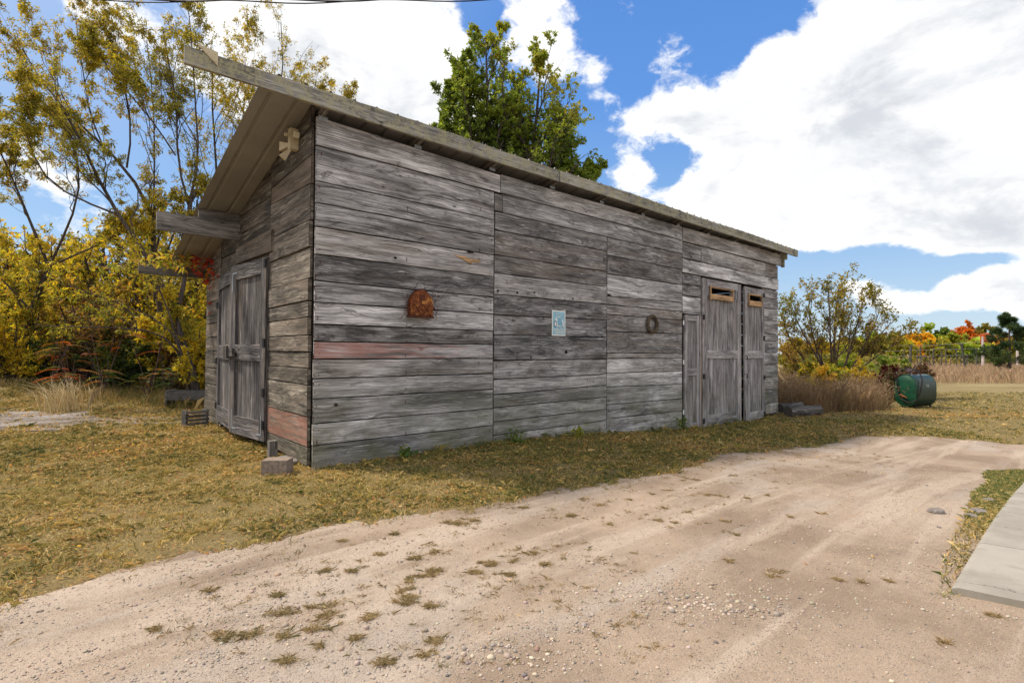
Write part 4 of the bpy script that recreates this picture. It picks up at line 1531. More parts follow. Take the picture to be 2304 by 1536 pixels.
def spawn(P, R, n, lenfrac, ang, upb, r, f0=.25, f1=1.0, lenfn=None, L=None, wob=.06, droop=0.0, rfrac=.55):
    """children of curves P (N,K,3)"""
    N, K, _ = P.shape
    if L is None:
        L = np.linalg.norm(np.diff(P, axis=1), axis=2).sum(1)
    f = r.uniform(f0, f1, (N, n))
    g = f * (K - 1)
    i = np.minimum(g.astype(int), K - 2)
    fr = (g - i)[..., None]
    idx = np.arange(N)[:, None]
    base = P[idx, i] * (1 - fr) + P[idx, i + 1] * fr
    tan = norm(P[idx, i + 1] - P[idx, i])
    rb_ = R[idx, i] * (1 - fr[..., 0]) + R[idx, i + 1] * fr[..., 0]
    rnd = norm(r.normal(size=tan.shape))
    perp = norm(np.cross(tan, rnd))
    a = np.radians(r.uniform(ang[0], ang[1], (N, n)))[..., None]
    d = tan * np.cos(a) + perp * np.sin(a)
    d[..., 2] += upb
    d = norm(d)
    lf = lenfn(f) if lenfn else (1.15 - .6 * f)
    ln = L[:, None] * lenfrac * r.uniform(.6, 1.2, (N, n)) * lf
    s = np.linspace(0, 1, K)
    d, base, ln, rb_ = d.reshape(-1, 3), base.reshape(-1, 3), ln.ravel(), rb_.ravel()
    C_ = base[:, None] + d[:, None] * (ln[:, None] * s)[..., None]
    C_[..., 2] += (ln[:, None] * s ** 2) * (.18 * np.sign(upb) * min(abs(upb), 1) - droop)
    w = r.normal(size=(len(ln), 1, 3)) * wob * np.sin(s * math.pi * 1.3)[None, :, None] * ln[:, None, None]
    w2 = r.normal(size=(len(ln), K, 3)) * wob * .35 * ln[:, None, None] * (s[None, :, None] > 0)
    C_ = C_ + w + w2
    cr = rb_[:, None] * rfrac * (1 - .75 * s[None])
    return C_, cr, ln


def tubes_np(P, R, S=5):
    N, K, _ = P.shape
    T = np.gradient(P, axis=1)
    T = norm(T)
    m_ = norm(P[:, -1] - P[:, 0])
    ref = np.where(np.abs(m_[:, 2:3]) > .8, np.array([[1., 0, 0]]), np.array([[0, 0, 1.]]))
    n1 = norm(np.cross(T, ref[:, None]))
    n2 = np.cross(T, n1)
    a = np.linspace(0, 2 * math.pi, S, endpoint=False)
    V = P[:, :, None] + R[:, :, None, None] * (n1[:, :, None] * np.cos(a)[None, None, :, None] + n2[:, :, None] * np.sin(a)[None, None, :, None])
    V = V.reshape(-1, 3)
    base = (np.arange(N) * K * S)[:, None, None] + (np.arange(K - 1) * S)[None, :, None]
    j = np.arange(S)[None, None]
    j2 = (j + 1) % S
    F = np.stack([base + j, base + j2, base + S + j2, base + S + j], -1).reshape(-1, 4)
    return V, F


def leaves_np(A, D, size, r, width=.42, droop=.6, spread=.9, fold=0.0, svar=.35):
    """rhombus leaves; A base points (M,3), D twig directions"""
    M_ = len(A)
    d = norm(D * .5 + r.normal(size=(M_, 3)) * spread + np.array([0, 0, -droop]))
    sd = norm(np.cross(d, r.normal(size=(M_, 3))))
    L = (size * r.uniform(1 - svar, 1 + svar, M_))[:, None]
    nn = np.cross(d, sd)
    V = np.stack([A, A + d * L * .42 + sd * L * width * .5 + nn * L * .06, A + d * L - nn * L * .10, A + d * L * .42 - sd * L * width * .5 + nn * L * .06], 1).reshape(-1, 3)
    F = (np.arange(M_) * 4)[:, None] + np.array([0, 1, 2, 3])[None]
    return V, F


def pick(pal, M_, r, key=None, jit=.22):
    """colours from a palette [(r,g,b,weight)...]"""
    pal = np.array(pal, float)
    w = pal[:, 3] / pal[:, 3].sum()
    if key is None:
        i = r.choice(len(pal), M_, p=w)
    else:
        i = np.searchsorted(np.cumsum(w), np.clip(key, 0, .9999))
    c = pal[i, :3] * r.uniform(1 - jit, 1 + jit, (M_, 1)) * r.uniform(.93, 1.07, (M_, 3))
    return c


def clump(A, s, r, amp=1.0):
    """spatially coherent key in 0..1 for palette choice"""
    k_ = fbm(A[:, 0] + A[:, 2] * .7, A[:, 1] - A[:, 2] * .8, s, int(r.integers(50)), 3)
    return np.clip((k_ - .5) * 1.6 * amp + .5 + r.normal(size=len(A)) * .20, 0, 1)


def plant(name, label, cat, group, loc, stems, levels, leaf, pal, seed, barkm=None, leafm=None, sides=6, cl=.5, rot=0.0, mincut=0.0, extra=None, parts=('trunk', 'crown')):
    """stems: list of (polyline, r0, r1) in local metres. levels: list of dicts for spawn. leaf: dict(n, size, width, droop, ...)"""
    r = np.random.default_rng(seed)
    root = empty(name, loc, rot, label, cat, group)
    P = np.stack([resample(s[0]) for s in stems])
    R = np.stack([np.linspace(s[1], s[2], KP) for s in stems])
    V, F = tubes_np(P, R, sides)
    VS, FS = [V], [F]
    off = len(V)
    L = None
    curv = [(P, R)]
    for q, lv in enumerate(levels):
        P, R, L = spawn(P, R, r=r, L=L, **lv)
        R = np.maximum(R, lv.get('rmin', .002) if False else .0025)
        curv.append((P, R))
        V, F = tubes_np(P, R, 4 if q else 5)
        VS.append(V)
        FS.append(F + off)
        off += len(V)
    np_mesh(parts[0], np.concatenate(VS), np.concatenate(FS), None, barkm or M_BARK, root, smooth=True)
    A, D = [], []
    for (P, R) in curv[-(leaf.get('lv', 1)):]:
        N = len(P)
        n = leaf['n']
        f = r.uniform(leaf.get('f0', .25), 1.0, (N, n)) * (KP - 1)
        i = np.minimum(f.astype(int), KP - 2)
        fr = (f - i)[..., None]
        idx = np.arange(N)[:, None]
        b_ = P[idx, i] * (1 - fr) + P[idx, i + 1] * fr
        t = norm(P[idx, i + 1] - P[idx, i])
        A.append(b_.reshape(-1, 3))
        D.append(t.reshape(-1, 3))
    A, D = np.concatenate(A), np.concatenate(D)
    if mincut:
        zc = A[:, 2] > mincut
        A, D = A[zc], D[zc]
    if 'keep' in leaf:
        kp = leaf['keep'](A, r)
        A, D = A[kp], D[kp]
    key = clump(A, cl, r)
    mlt = leaf.get('m', 1)
    if mlt > 1:
        A = np.repeat(A, mlt, 0) + r.normal(size=(len(A) * mlt, 3)) * leaf.get('js', .03)
        D = np.repeat(D, mlt, 0)
        key = np.repeat(key, mlt)
    V, F = leaves_np(A, D, leaf['size'], r, leaf.get('width', .42), leaf.get('droop', .6), leaf.get('spread', .9))
    palf = pal(A) if callable(pal) else None
    if palf is not None:
        c = palf[0] * r.uniform(.78, 1.22, (len(A), 1))
    else:
        c = pick(pal, len(A), r, key)
    np_mesh(parts[1], V, F, np.repeat(np.clip(c, .003, .9), 4, 0), leafm or M_LEAF, root)
    return root


# palettes (linear)
YEL = [(.66, .50, .035, 2.4), (.52, .42, .035, 2), (.30, .29, .03, 2.0), (.60, .34, .04, .7), (.13, .13, .022, 1.3)]
OLV = [(.24, .23, .03, 2), (.38, .32, .035, 2), (.50, .40, .04, 2), (.50, .32, .06, .5), (.12, .14, .025, .7)]
GRN = [(.12, .18, .026, 1.6), (.20, .27, .034, 2.5), (.32, .38, .045, 2.2), (.28, .27, .04, 1.0), (.40, .34, .05, .35)]
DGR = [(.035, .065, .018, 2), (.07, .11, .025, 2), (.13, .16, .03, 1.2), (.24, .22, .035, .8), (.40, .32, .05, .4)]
BRN = [(.17, .12, .04, 1.5), (.26, .16, .05, 2), (.34, .19, .05, 1), (.24, .21, .04, 1.3), (.44, .31, .05, 1)]


def mixpal(lo, hi, z0, z1, r_seed):
    rr = np.random.default_rng(r_seed)

    def fn(A):
        t = sstep(A[:, 2] + rr.normal(size=len(A)) * (z1 - z0) * .22, z0, z1)
        ch = rr.random(len(A)) < t
        key = clump(A, .6, rr)
        c = np.where(ch[:, None], pick(hi, len(A), rr, key), pick(lo, len(A), rr, key))
        return (c,)
    return fn


# ---- the tall box elders at the back left corner (traced limbs, real depth)
def px(x, y, Y):
    """point on the viewing ray of photo pixel (x, y) at distance Y: used once, to survey limb directions"""
    vx, vz = (x - 1152) / F_PX, -(y - 768) / F_PX
    ca, sa = math.cos(ROLL), math.sin(ROLL)
    rx, uz = vx * ca + vz * sa * -1 * -1, vz * ca - vx * sa
    d = Vector((vx * r2.x + vz * u2.x + fw.x, vx * r2.y + vz * u2.y + fw.y, vx * r2.z + vz * u2.z + fw.z))
    return np.array([d.x / d.y * Y, Y, 1.4 + d.z / d.y * Y])


def poly(pts):
    return [px(x, y, Y) for x, y, Y in pts]


LEAFBE = dict(n=5, m=3, size=.076, width=.36, droop=.95, spread=.75, js=.035, f0=.2)
lvl_be = [dict(n=10, lenfrac=.44, ang=(18, 42), upb=.35, f0=.30, wob=.05), dict(n=8, lenfrac=.46, ang=(20, 50), upb=.18, f0=.2, wob=.06, rfrac=.45), dict(n=4, lenfrac=.40, ang=(20, 55), upb=.0, f0=.3, wob=.07, droop=.1)]


def be_tree(name_label, stems, seed, pal, leaf=LEAFBE, lv=lvl_be, keep=None):
    P0 = poly(stems[0][0])[0]
    base = np.array([P0[0], P0[1], gz(P0[0], P0[1])])
    st = []
    for (pts, r0, r1) in stems:
        q = [p - base for p in poly(pts)]
        st.append((q, r0 * .6, r1 * .75))
    lf = dict(leaf)
    if keep:
        lf['keep'] = keep
    return plant('box_elder', name_label, 'tree', 'tall thin autumn trees behind the gable end', tuple(base), st, lv, lf, pal, seed, cl=.8)


palBE = mixpal(YEL, OLV, 2.5, 5.5, 77)
be_tree('leaning multi-stemmed tree with thin yellow-brown leaves nearest the gable end', [
    ([(448, 905, 13.6), (432, 840, 13.5), (405, 760, 13.4), (390, 700, 13.3)], .17, .11),
    ([(390, 700, 13.3), (372, 640, 13.3), (340, 585, 13.2), (290, 520, 13.1), (262, 482, 13.0), (228, 425, 12.9), (200, 360, 12.8), (180, 300, 12.7), (140, 240, 12.6)], .10, .03),
    ([(262, 482, 13.0), (215, 465, 12.8), (160, 440, 12.5), (110, 420, 12.2), (80, 380, 12.0), (60, 310, 11.8), (45, 230, 11.6)], .045, .012),
    ([(395, 715, 13.3), (412, 660, 13.5), (424, 560, 13.6), (424, 470, 13.7), (430, 440, 13.7)], .09, .065),
    ([(424, 460, 13.7), (405, 395, 13.7), (392, 350, 13.6), (402, 270, 13.5), (398, 215, 13.4), (375, 130, 13.3), (365, 60, 13.2)], .05, .014),
    ([(424, 460, 13.7), (448, 400, 13.8), (452, 345, 13.9), (437, 270, 13.9), (440, 190, 14), (432, 110, 14), (425, 30, 14)], .05, .014),
    ([(395, 350, 13.6), (350, 280, 13.3), (300, 220, 13.0), (250, 170, 12.8), (215, 110, 12.6)], .035, .01)],
    101, palBE)
be_tree('slender forked tree behind the leaning tree with branches fanning to the upper left', [
    ([(372, 880, 15.2), (366, 760, 15.2), (352, 620, 15.1), (335, 470, 15)], .12, .085),
    ([(335, 470, 15), (318, 420, 15), (285, 378, 14.8), (230, 325, 14.6), (180, 280, 14.4), (130, 235, 14.2), (85, 180, 14), (50, 110, 13.8)], .08, .014),
    ([(285, 378, 14.8), (297, 310, 14.7), (298, 240, 14.6), (280, 215, 14.5), (270, 130, 14.5), (250, 50, 14.4)], .045, .012),
    ([(230, 325, 14.6), (200, 260, 14.6), (192, 190, 14.6), (180, 120, 14.5), (170, 40, 14.5)], .035, .010),
    ([(345, 560, 15), (348, 450, 15.1), (345, 350, 15.2), (352, 280, 15.3), (340, 180, 15.3), (330, 90, 15.3)], .05, .012)],
    102, palBE)
be_tree('box elder stems rising behind the metal roof edge', [
    ([(520, 880, 15.8), (512, 700, 15.8), (500, 520, 15.8), (490, 400, 15.8), (478, 300, 15.8), (470, 200, 15.8), (478, 120, 15.8)], .10, .02),
    ([(500, 520, 15.8), (530, 400, 15.8), (545, 300, 15.8), (548, 220, 15.8), (560, 150, 15.8)], .05, .012),
    ([(505, 600, 15.8), (580, 420, 15.9), (620, 300, 16), (640, 200, 16), (640, 120, 16), (632, 50, 16)], .06, .014),
    ([(580, 420, 15.9), (660, 330, 16), (700, 260, 16), (712, 180, 16)], .035, .010),
    ([(600, 400, 15.9), (700, 340, 16.2), (760, 290, 16.3), (770, 240, 16.3)], .03, .01)],
    103, OLV, leaf=dict(LEAFBE, n=5), keep=None)
be_tree('low spreading tree with bright yellow leaves at the left edge', [
    ([(30, 900, 15.0), (40, 800, 15), (70, 700, 14.9), (110, 600, 14.8)], .12, .09),
    ([(110, 600, 14.8), (60, 480, 14.5), (20, 380, 14.3), (-30, 280, 14.1)], .07, .015),
    ([(110, 600, 14.8), (160, 500, 14.8), (190, 400, 14.8), (160, 300, 14.8), (120, 250, 14.8)], .06, .014),
    ([(70, 700, 14.9), (0, 620, 14.5), (-80, 560, 14.2), (-150, 500, 14)], .06, .015),
    ([(110, 600, 14.8), (200, 560, 14.6), (290, 520, 14.4), (330, 470, 14.2)], .05, .012)],
    104, mixpal(YEL, OLV, 4.5, 7, 78), leaf=dict(LEAFBE, n=7))
# low branches with bright leaves in front of the thicket
be_tree('young tree with arching low yellow branches in front of the dark thicket', [
    ([(425, 888, 13.0), (415, 830, 12.9), (400, 790, 12.8)], .06, .05),
    ([(400, 790, 12.8), (370, 750, 12.5), (350, 742, 12.2), (300, 738, 12), (240, 736, 11.7), (150, 735, 11.4), (80, 730, 11.2)], .04, .010),
    ([(410, 800, 12.8), (390, 720, 12.6), (300, 700, 12.4), (220, 660, 12.1), (130, 640, 11.8), (60, 600, 11.5)], .035, .008),
    ([(410, 800, 12.8), (380, 700, 12.7), (340, 600, 12.6), (280, 560, 12.4), (220, 520, 12.2)], .04, .008)],
    105, YEL, leaf=dict(LEAFBE, n=4, size=.10), lv=[dict(n=9, lenfrac=.34, ang=(20, 60), upb=.15, f0=.15, wob=.06), dict(n=5, lenfrac=.42, ang=(20, 55), upb=.0, f0=.2, wob=.08)])


# ---- thicket behind: individual bushes and small trees
def bush(name, label, cat, group, x, y, h, w, pal, seed, leafsize=.12, nst=9, n1=9, n2=6, nl=5, barkm=None, m=1, width=.5, droop=.35, lean=0, fill=.15):
    r = np.random.default_rng(seed)
    st = []
    for i in range(nst):
        a = r.uniform(0, 6.283)
        rr = r.uniform(.1, 1) ** .6 * w
        hh = h * r.uniform(.62, 1.0) * (1 - .35 * (rr / w) ** 2)
        b0 = np.array([math.cos(a) * .12 * w, math.sin(a) * .12 * w, -.05])
        t = np.array([math.cos(a) * rr * .8 + lean, math.sin(a) * rr * .8, hh * .78])
        mid = b0 * .6 + t * .4 + np.array([0, 0, hh * .10])
        st.append(([b0, mid, t], .012 * h + .006, .004 * h))
    return plant(name, label, cat, group, (x, y, gz(x, y)), st,
                 [dict(n=n1, lenfrac=.36, ang=(25, 65), upb=.25, f0=fill, wob=.07), dict(n=n2, lenfrac=.48, ang=(25, 70), upb=.1, f0=.15, wob=.08)],
                 dict(n=nl, m=m, size=leafsize, width=width, droop=droop, spread=1.0, f0=.1, js=.05), pal, seed, barkm=barkm, cl=1.1)


TG = 'thicket of autumn shrubs and small trees on the left'
for i, (x, y, h, w, pal, lb, ls) in enumerate((
    (-19.5, 18.5, 8.0, 2.9, YEL, 'large yellow and brown shrub tree at the far left edge of the thicket', .17),
    (-16.5, 18.0, 7.4, 2.5, YEL, 'tall golden bush second from the left edge behind the gravel heap', .16),
    (-13.8, 18.4, 7.3, 2.5, YEL, 'dense golden bush behind the arching low branches', .16),
    (-11.3, 17.2, 6.2, 2.1, YEL, 'yellow bush behind the leaning trunk', .15),
    (-9.6, 19.0, 6.2, 2.2, YEL, 'yellow bush tree glimpsed between the trunks and the shed', .16),
    (-22.5, 22.0, 7.0, 3.2, BRN, 'brown-leaved tree in shade at the left edge', .2),
    (-21.0, 20.5, 8.6, 3.0, YEL, 'tall yellow tree at the frame edge behind the large shrub tree', .2),
    (-13.0, 23.5, 7.4, 3.0, OLV, 'olive tree deep in the thicket behind the golden bushes', .2),
    (-8.8, 24.0, 7.2, 3.0, YEL, 'tall yellow tree deep behind the back of the shed', .2),
    (-15.2, 21.0, 8.8, 2.9, YEL, 'tall golden tree in the second row behind the arching branches', .17),
    (-18.8, 21.2, 9.2, 3.0, YEL, 'tall golden tree in the second row near the left edge', .17),
    (-11.8, 20.7, 8.0, 2.5, YEL, 'tall golden tree in the second row behind the leaning trunk', .17),
    (-15.2, 16.4, 4.6, 1.9, YEL, 'rounded yellow-brown bush before the golden trees', .13),
    (-12.6, 15.9, 4.4, 1.7, BRN, 'brownish bush under the arching low branches', .13),
    (-17.8, 16.2, 4.6, 2.0, BRN, 'brown and yellow bush near the left edge of the thicket', .13),
    (-10.4, 16.0, 4.2, 1.5, YEL, 'yellow bush just behind the leaning trunk base', .13),
    (-20.5, 26.0, 8.6, 3.6, BRN, 'high brown tree far back at the left edge', .22),
    (-15.5, 27.0, 8.6, 3.6, OLV, 'high olive tree far back behind the golden row', .22),
    (-10.5, 27.0, 8.2, 3.2, OLV, 'high olive tree far back beside the shed', .22),
    (-8.6, 14.9, 2.9, 1.1, YEL, 'yellow-green bush between the trunk and the back corner of the shed', .10),
    (-7.4, 14.3, 2.0, .8, YEL, 'small bright yellow bush touching the back corner of the shed', .09),
    (-14.2, 14.9, 3.0, 1.4, YEL, 'golden low bush in front of the dark thicket foot', .10),
    (-16.8, 15.0, 3.1, 1.5, OLV, 'olive bush by the gravel heap near the left edge', .10),
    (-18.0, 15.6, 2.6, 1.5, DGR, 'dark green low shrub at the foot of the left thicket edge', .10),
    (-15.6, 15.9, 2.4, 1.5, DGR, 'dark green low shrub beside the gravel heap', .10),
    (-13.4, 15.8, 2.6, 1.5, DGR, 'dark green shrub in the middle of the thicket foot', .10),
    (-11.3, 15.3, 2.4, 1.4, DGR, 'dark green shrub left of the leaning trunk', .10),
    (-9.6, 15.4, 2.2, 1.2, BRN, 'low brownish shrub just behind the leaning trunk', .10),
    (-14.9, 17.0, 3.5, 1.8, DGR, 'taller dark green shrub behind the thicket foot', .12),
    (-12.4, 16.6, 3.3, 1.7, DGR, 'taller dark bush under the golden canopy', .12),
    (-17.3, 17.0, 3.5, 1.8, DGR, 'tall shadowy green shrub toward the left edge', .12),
    (-7.9, 15.6, 3.2, 1.1, OLV, 'olive shrub close behind the back corner of the shed', .11))):
    bush('shrub', lb, 'shrub', TG, x, y, h, w, pal, 300 + i, ls, nst=11 if h > 5 else 11, n1=13 if h > 5 else 11, n2=7, nl=6 if h > 5 else 7, m=1)

# sumac sprays: pinnate fronds on thin stems
def sumac(x, y, h, seed, label, pal, nf=14):
    r = np.random.default_rng(seed)
    root = empty('sumac', (x, y, gz(x, y)), 0, label, 'shrub', 'sumac shrubs in the thicket')
    m_ = MB()
    V, F, C = [], [], []
    nv = 0
    for s in range(4):
        a = r.uniform(0, 6.28)
        top = np.array([math.cos(a) * .35 * h * r.uniform(.4, 1), math.sin(a) * .35 * h * r.uniform(.3, 1), h * r.uniform(.6, 1)])
        m_.tube([(0, 0, -.05), tuple(top * .5 + np.array([0, 0, .1])), tuple(top)], [.018, .013, .008], 5)
        for q in range(nf // 3):
            b0 = top * r.uniform(.7, 1.0)
            a2 = r.uniform(0, 6.28)
            d = np.array([math.cos(a2), math.sin(a2), .25])
            ln = r.uniform(.35, .6)
            pc = pick(pal, 1, r)[0]
            side = np.array([-d[1], d[0], 0])
            for j in range(13):
                t = .12 + .88 * j / 12
                p = b0 + d * ln * t + np.array([0, 0, -.45 * ln * t * t])
                for sg_ in (-1, 1):
                    lf = .13 * (1 - .45 * t) * r.uniform(.85, 1.1)
                    e = p + (side * sg_ * .9 + d * .35 + np.array([0, 0, -.35])) * lf
                    mdl = (p + e) / 2
                    wv = d * lf * .13
                    V += [p, mdl + wv, e, mdl - wv]
                    F.append((nv, nv + 1, nv + 2, nv + 3))
                    C += [pc * r.uniform(.8, 1.2)] * 4
                    nv += 4
    m_.build('stems', M_BARKR, root)
    np_mesh('fronds', np.array(V), np.array(F), np.array(C), M_LEAF, root)


RS = [(.42, .10, .02, 1.3), (.34, .15, .03, 1.2), (.13, .13, .03, 1.6)]
GS = [(.07, .12, .03, 2), (.16, .16, .03, 1), (.40, .18, .03, .6)]
for i, (x, y, h, pal, lb) in enumerate((
    (-11.9, 14.2, 1.5, RS, 'sumac with orange-red fronds in the middle of the dark thicket'),
    (-10.9, 14.0, 2.1, RS, 'taller orange sumac spray under the low branches'),
    (-12.3, 14.0, 2.0, GS, 'green and orange sumac left of the red sumac'),
    (-10.6, 13.6, .8, GS, 'low green ferny sumac at the foot of the thicket'),
    (-9.3, 13.4, .9, GS, 'low green sumac sprout near the leaning trunk'),
    (-8.6, 13.2, .9, GS, 'green sumac sprout at the base of the leaning trunk'),
    (-11.5, 13.6, .75, RS, 'lowest orange and green sumac sprout by the tall straw'),
    (-9.9, 14.4, 2.9, RS, 'high dull orange sumac behind the thin branches'))):
    sumac(x, y, h, 500 + i, lb, pal)

# vine with red leaves over the rear beam
vn = empty('creeper_vine', W3(-.4, 5.6, 2.9), ANG, 'creeper with yellow and red leaves trailing over the rear beam of the shed', 'vine')
r = np.random.default_rng(91)
m = MB()
A = []
for q in range(9):
    P = [np.array([r.uniform(-.6, .4), r.uniform(-.5, .1), .1])]
    dv = np.array([r.uniform(-.14, .14), r.uniform(-.12, .02), r.uniform(-.12, .05)])
    for j in range(7):
        P.append(P[-1] + dv + r.normal(size=3) * .04)
        dv[2] -= .012
    m = MB()
    m.tube([tuple(p) for p in P], .005, 4, caps=False)
    m.build('stem', M_BARK, vn)
    A += P[1:]
A = np.repeat(np.array(A), 5, 0) + r.normal(size=(len(A) * 5, 3)) * .05
V, F = leaves_np(A, r.normal(size=A.shape), .12, r, .45, .7, .7)
c = np.where((A[:, 0:1] > .05), pick([(.45, .05, .03, 2), (.5, .2, .03, 1)], len(A), r), pick([(.42, .36, .04, 2), (.5, .28, .04, 1), (.2, .22, .03, 1)], len(A), r))
np_mesh('leaves', V, F, np.repeat(c, 4, 0), M_LEAF, vn)

# ---- the big green tree behind the roof: two leaders
def gtree(name, label, loc, stems, seed, lenf, pal, n1=34, leaf=None, group=None, up1=.55):
    return plant(name, label, 'tree', group, loc, stems,
                 [dict(n=n1, lenfrac=lenf, ang=(28, 60), upb=up1, f0=.18, wob=.05, lenfn=lambda f: np.sin(np.clip(f, .0, 1) * math.pi * .86 + .32) ** .8 + .12),
                  dict(n=9, lenfrac=.46, ang=(25, 60), upb=.25, f0=.2, wob=.07), dict(n=6, lenfrac=.5, ang=(25, 65), upb=-.1, f0=.15, wob=.08)],
                 leaf or dict(n=13, size=.115, width=.5, droop=.6, spread=1.0, f0=.1), pal, seed, cl=.55)


gtree('tall_tree', 'tall green leafy tree with two crowns behind the metal roof', (-.6, 19.5, 0), [
    ([(0, 0, 0), (-.1, .2, 4), (-.15, .1, 7.5), (-.4, 0, 10.4), (-.45, 0, 12.7)], .26, .03),
    ([(.1, 0, .5), (.55, .1, 5), (1.1, 0, 7.5), (1.5, 0, 9.9), (1.6, 0, 12.1)], .22, .03),
    ([(.1, 0, 2.5), (1.6, 0, 5.6), (2.9, 0, 7.2), (3.5, 0, 8.2)], .12, .02),
    ([(.1, 0, 2.5), (1.2, 0, 6), (2.3, 0, 8.2), (2.7, 0, 9.8)], .10, .02),
    ([(0, 0, 3), (-1.0, 0, 6.0), (-2.0, 0, 8.0), (-2.1, 0, 9.6)], .12, .02), ([(0, 0, 3), (-.8, 0, 6.0), (-1.4, 0, 9.0), (-1.6, 0, 11)], .09, .02), ([(0, 0, 2), (.3, .2, 6.0), (.45, .1, 8.8), (.5, 0, 11.2)], .10, .02), ([(0, 0, 3), (-.6, 0, 7.0), (-1.1, .1, 10.0), (-1.2, 0, 12)], .09, .02)], 201, .235, GRN)
bush('shrub', 'leafy shoots peeping over the roof edge left of the tall green tree', 'shrub', None, -3.4, 17.5, 8.3, .8, OLV, 261, .13, nst=4, n1=7, n2=4, nl=5)

# ---- right hand side: shrub tree and undergrowth
plant('young_maple', 'bushy many-stemmed young tree with olive leaves right of the shed', 'tree', None, (13.0, 21.0, gz(13, 21)), [
    ([(0, 0, 0), (-.1, 0, 1.6), (0.0, .1, 3.2), (.1, 0, 4.35)], .07, .015),
    ([(0, 0, 0), (.35, 0, 1.3), (.8, .1, 2.5), (1.1, 0, 3.9)], .055, .012),
    ([(.1, 0, 0), (.7, .1, 1.2), (1.5, 0, 2.2), (2.2, 0, 3.0)], .05, .012),
    ([(0, 0, 0), (-.6, 0, 1.4), (-1.0, .1, 2.7), (-1.1, 0, 4.1)], .055, .012),
    ([(.1, 0, 0), (.6, -.2, 1.4), (1.4, -.1, 2.6), (1.75, 0, 3.5)], .05, .012),
    ([(.1, 0, 0), (.9, .2, 1.0), (1.9, .1, 1.8), (2.8, 0, 2.4)], .045, .010),
    ([(0, 0, 0), (-.9, .2, 1.0), (-2.0, .1, 1.7), (-2.9, 0, 2.4)], .045, .010),
    ([(0, 0, 0), (-.8, -.2, 1.5), (-1.6, -.1, 2.8), (-1.8, 0, 3.7)], .05, .012),
    ([(0, 0, 0), (-1.0, 0, 1.2), (-1.9, .1, 2.2), (-2.2, 0, 3.3)], .05, .012),
    ([(0, 0, 0), (.15, .3, 1.5), (.5, .4, 3.0), (.55, .3, 4.35)], .05, .012),
    ([(0, 0, 0), (-.4, -.3, 1.5), (-.5, -.4, 3.0), (-.5, -.3, 4.3)], .05, .012)],
    [dict(n=12, lenfrac=.36, ang=(18, 50), upb=.5, f0=.33, wob=.05), dict(n=7, lenfrac=.45, ang=(20, 55), upb=.25, f0=.2, wob=.07)],
    dict(n=5, m=2, size=.095, width=.6, droop=.5, f0=.4, js=.05), mixpal([(.26, .20, .05, 2), (.36, .22, .05, 1), (.42, .26, .06, 1)], [(.22, .21, .03, 2), (.34, .28, .035, 2), (.44, .30, .04, 1.2), (.14, .15, .03, .8)], 1.8, 3.6, 79), 210, barkm=M_BARKR, cl=.9)
SGp = 'undergrowth shrubs right of the shed'
for i, (x, y, h, w, pal, lb, ls) in enumerate((
    (10.9, 18.6, 2.0, .75, YEL, 'small yellow-green shrub close to the far right corner of the shed', .09),
    (11.9, 21.8, 2.6, 1.7, [(.30, .24, .03, 2), (.2, .19, .03, 2), (.45, .34, .03, 1)], 'yellow-olive shrub at the foot of the young tree', .12),
    (15.0, 22.6, 2.5, 1.6, GRN, 'green rounded shrub right of the young tree', .11),
    (17.0, 24.5, 2.5, 1.8, GRN, 'green shrub farther right behind the dry grass', .12),
    (14.2, 20.0, 1.7, .9, [(.14, .02, .02, 2), (.2, .05, .03, 1), (.09, .06, .03, 1)], 'dark red-leaved low shrub in the dry grass', .09),
    (15.3, 20.3, 1.9, 1.1, [(.15, .08, .05, 2), (.2, .11, .07, 1), (.12, .10, .05, 1)], 'reddish brown twiggy shrub beside the green fuel tank', .09),
    (14.4, 19.3, 1.55, .9, [(.12, .10, .04, 2), (.16, .09, .05, 1)], 'dull brown low shrub in front of the red shrub', .08),
    (12.6, 19.2, 1.9, .55, [(.55, .40, .02, 3), (.35, .33, .03, 1)], 'clump of goldenrod with bright yellow heads', .07),
    (11.7, 18.9, 1.75, .45, [(.55, .42, .02, 2), (.35, .36, .03, 2)], 'smaller goldenrod clump with pale yellow heads', .07),
    (10.05, 17.0, 1.95, .4, [(.60, .38, .03, 3), (.3, .28, .03, 1)], 'yellow-orange weed clump against the far corner of the shed', .07))):
    bush('shrub', lb, 'shrub', SGp, x, y, h, w, pal, 400 + i, ls * 1.1, nst=10, n1=13, n2=7, nl=6, barkm=M_BARKR)
m = MB()
a_ = np.array([14.2, 18.8, 0.55])
for (p, q, rr) in (((0, 0, 0), (.55, 0, .75), .025), ((.55, 0, .75), (1.25, .1, .62), .018), ((.55, 0, .75), (.75, .1, 1.0), .012)):
    m.tube([tuple(a_ + np.array(p)), tuple(a_ + (np.array(p) + np.array(q)) / 2 + np.array([.03, 0, .02])), tuple(a_ + np.array(q))], [rr, rr * .8, rr * .6], 6)
tag(m.build('dead_branch', M_TWIG), 'bare pale forked stick leaning out of the brown shrub', 'branch')

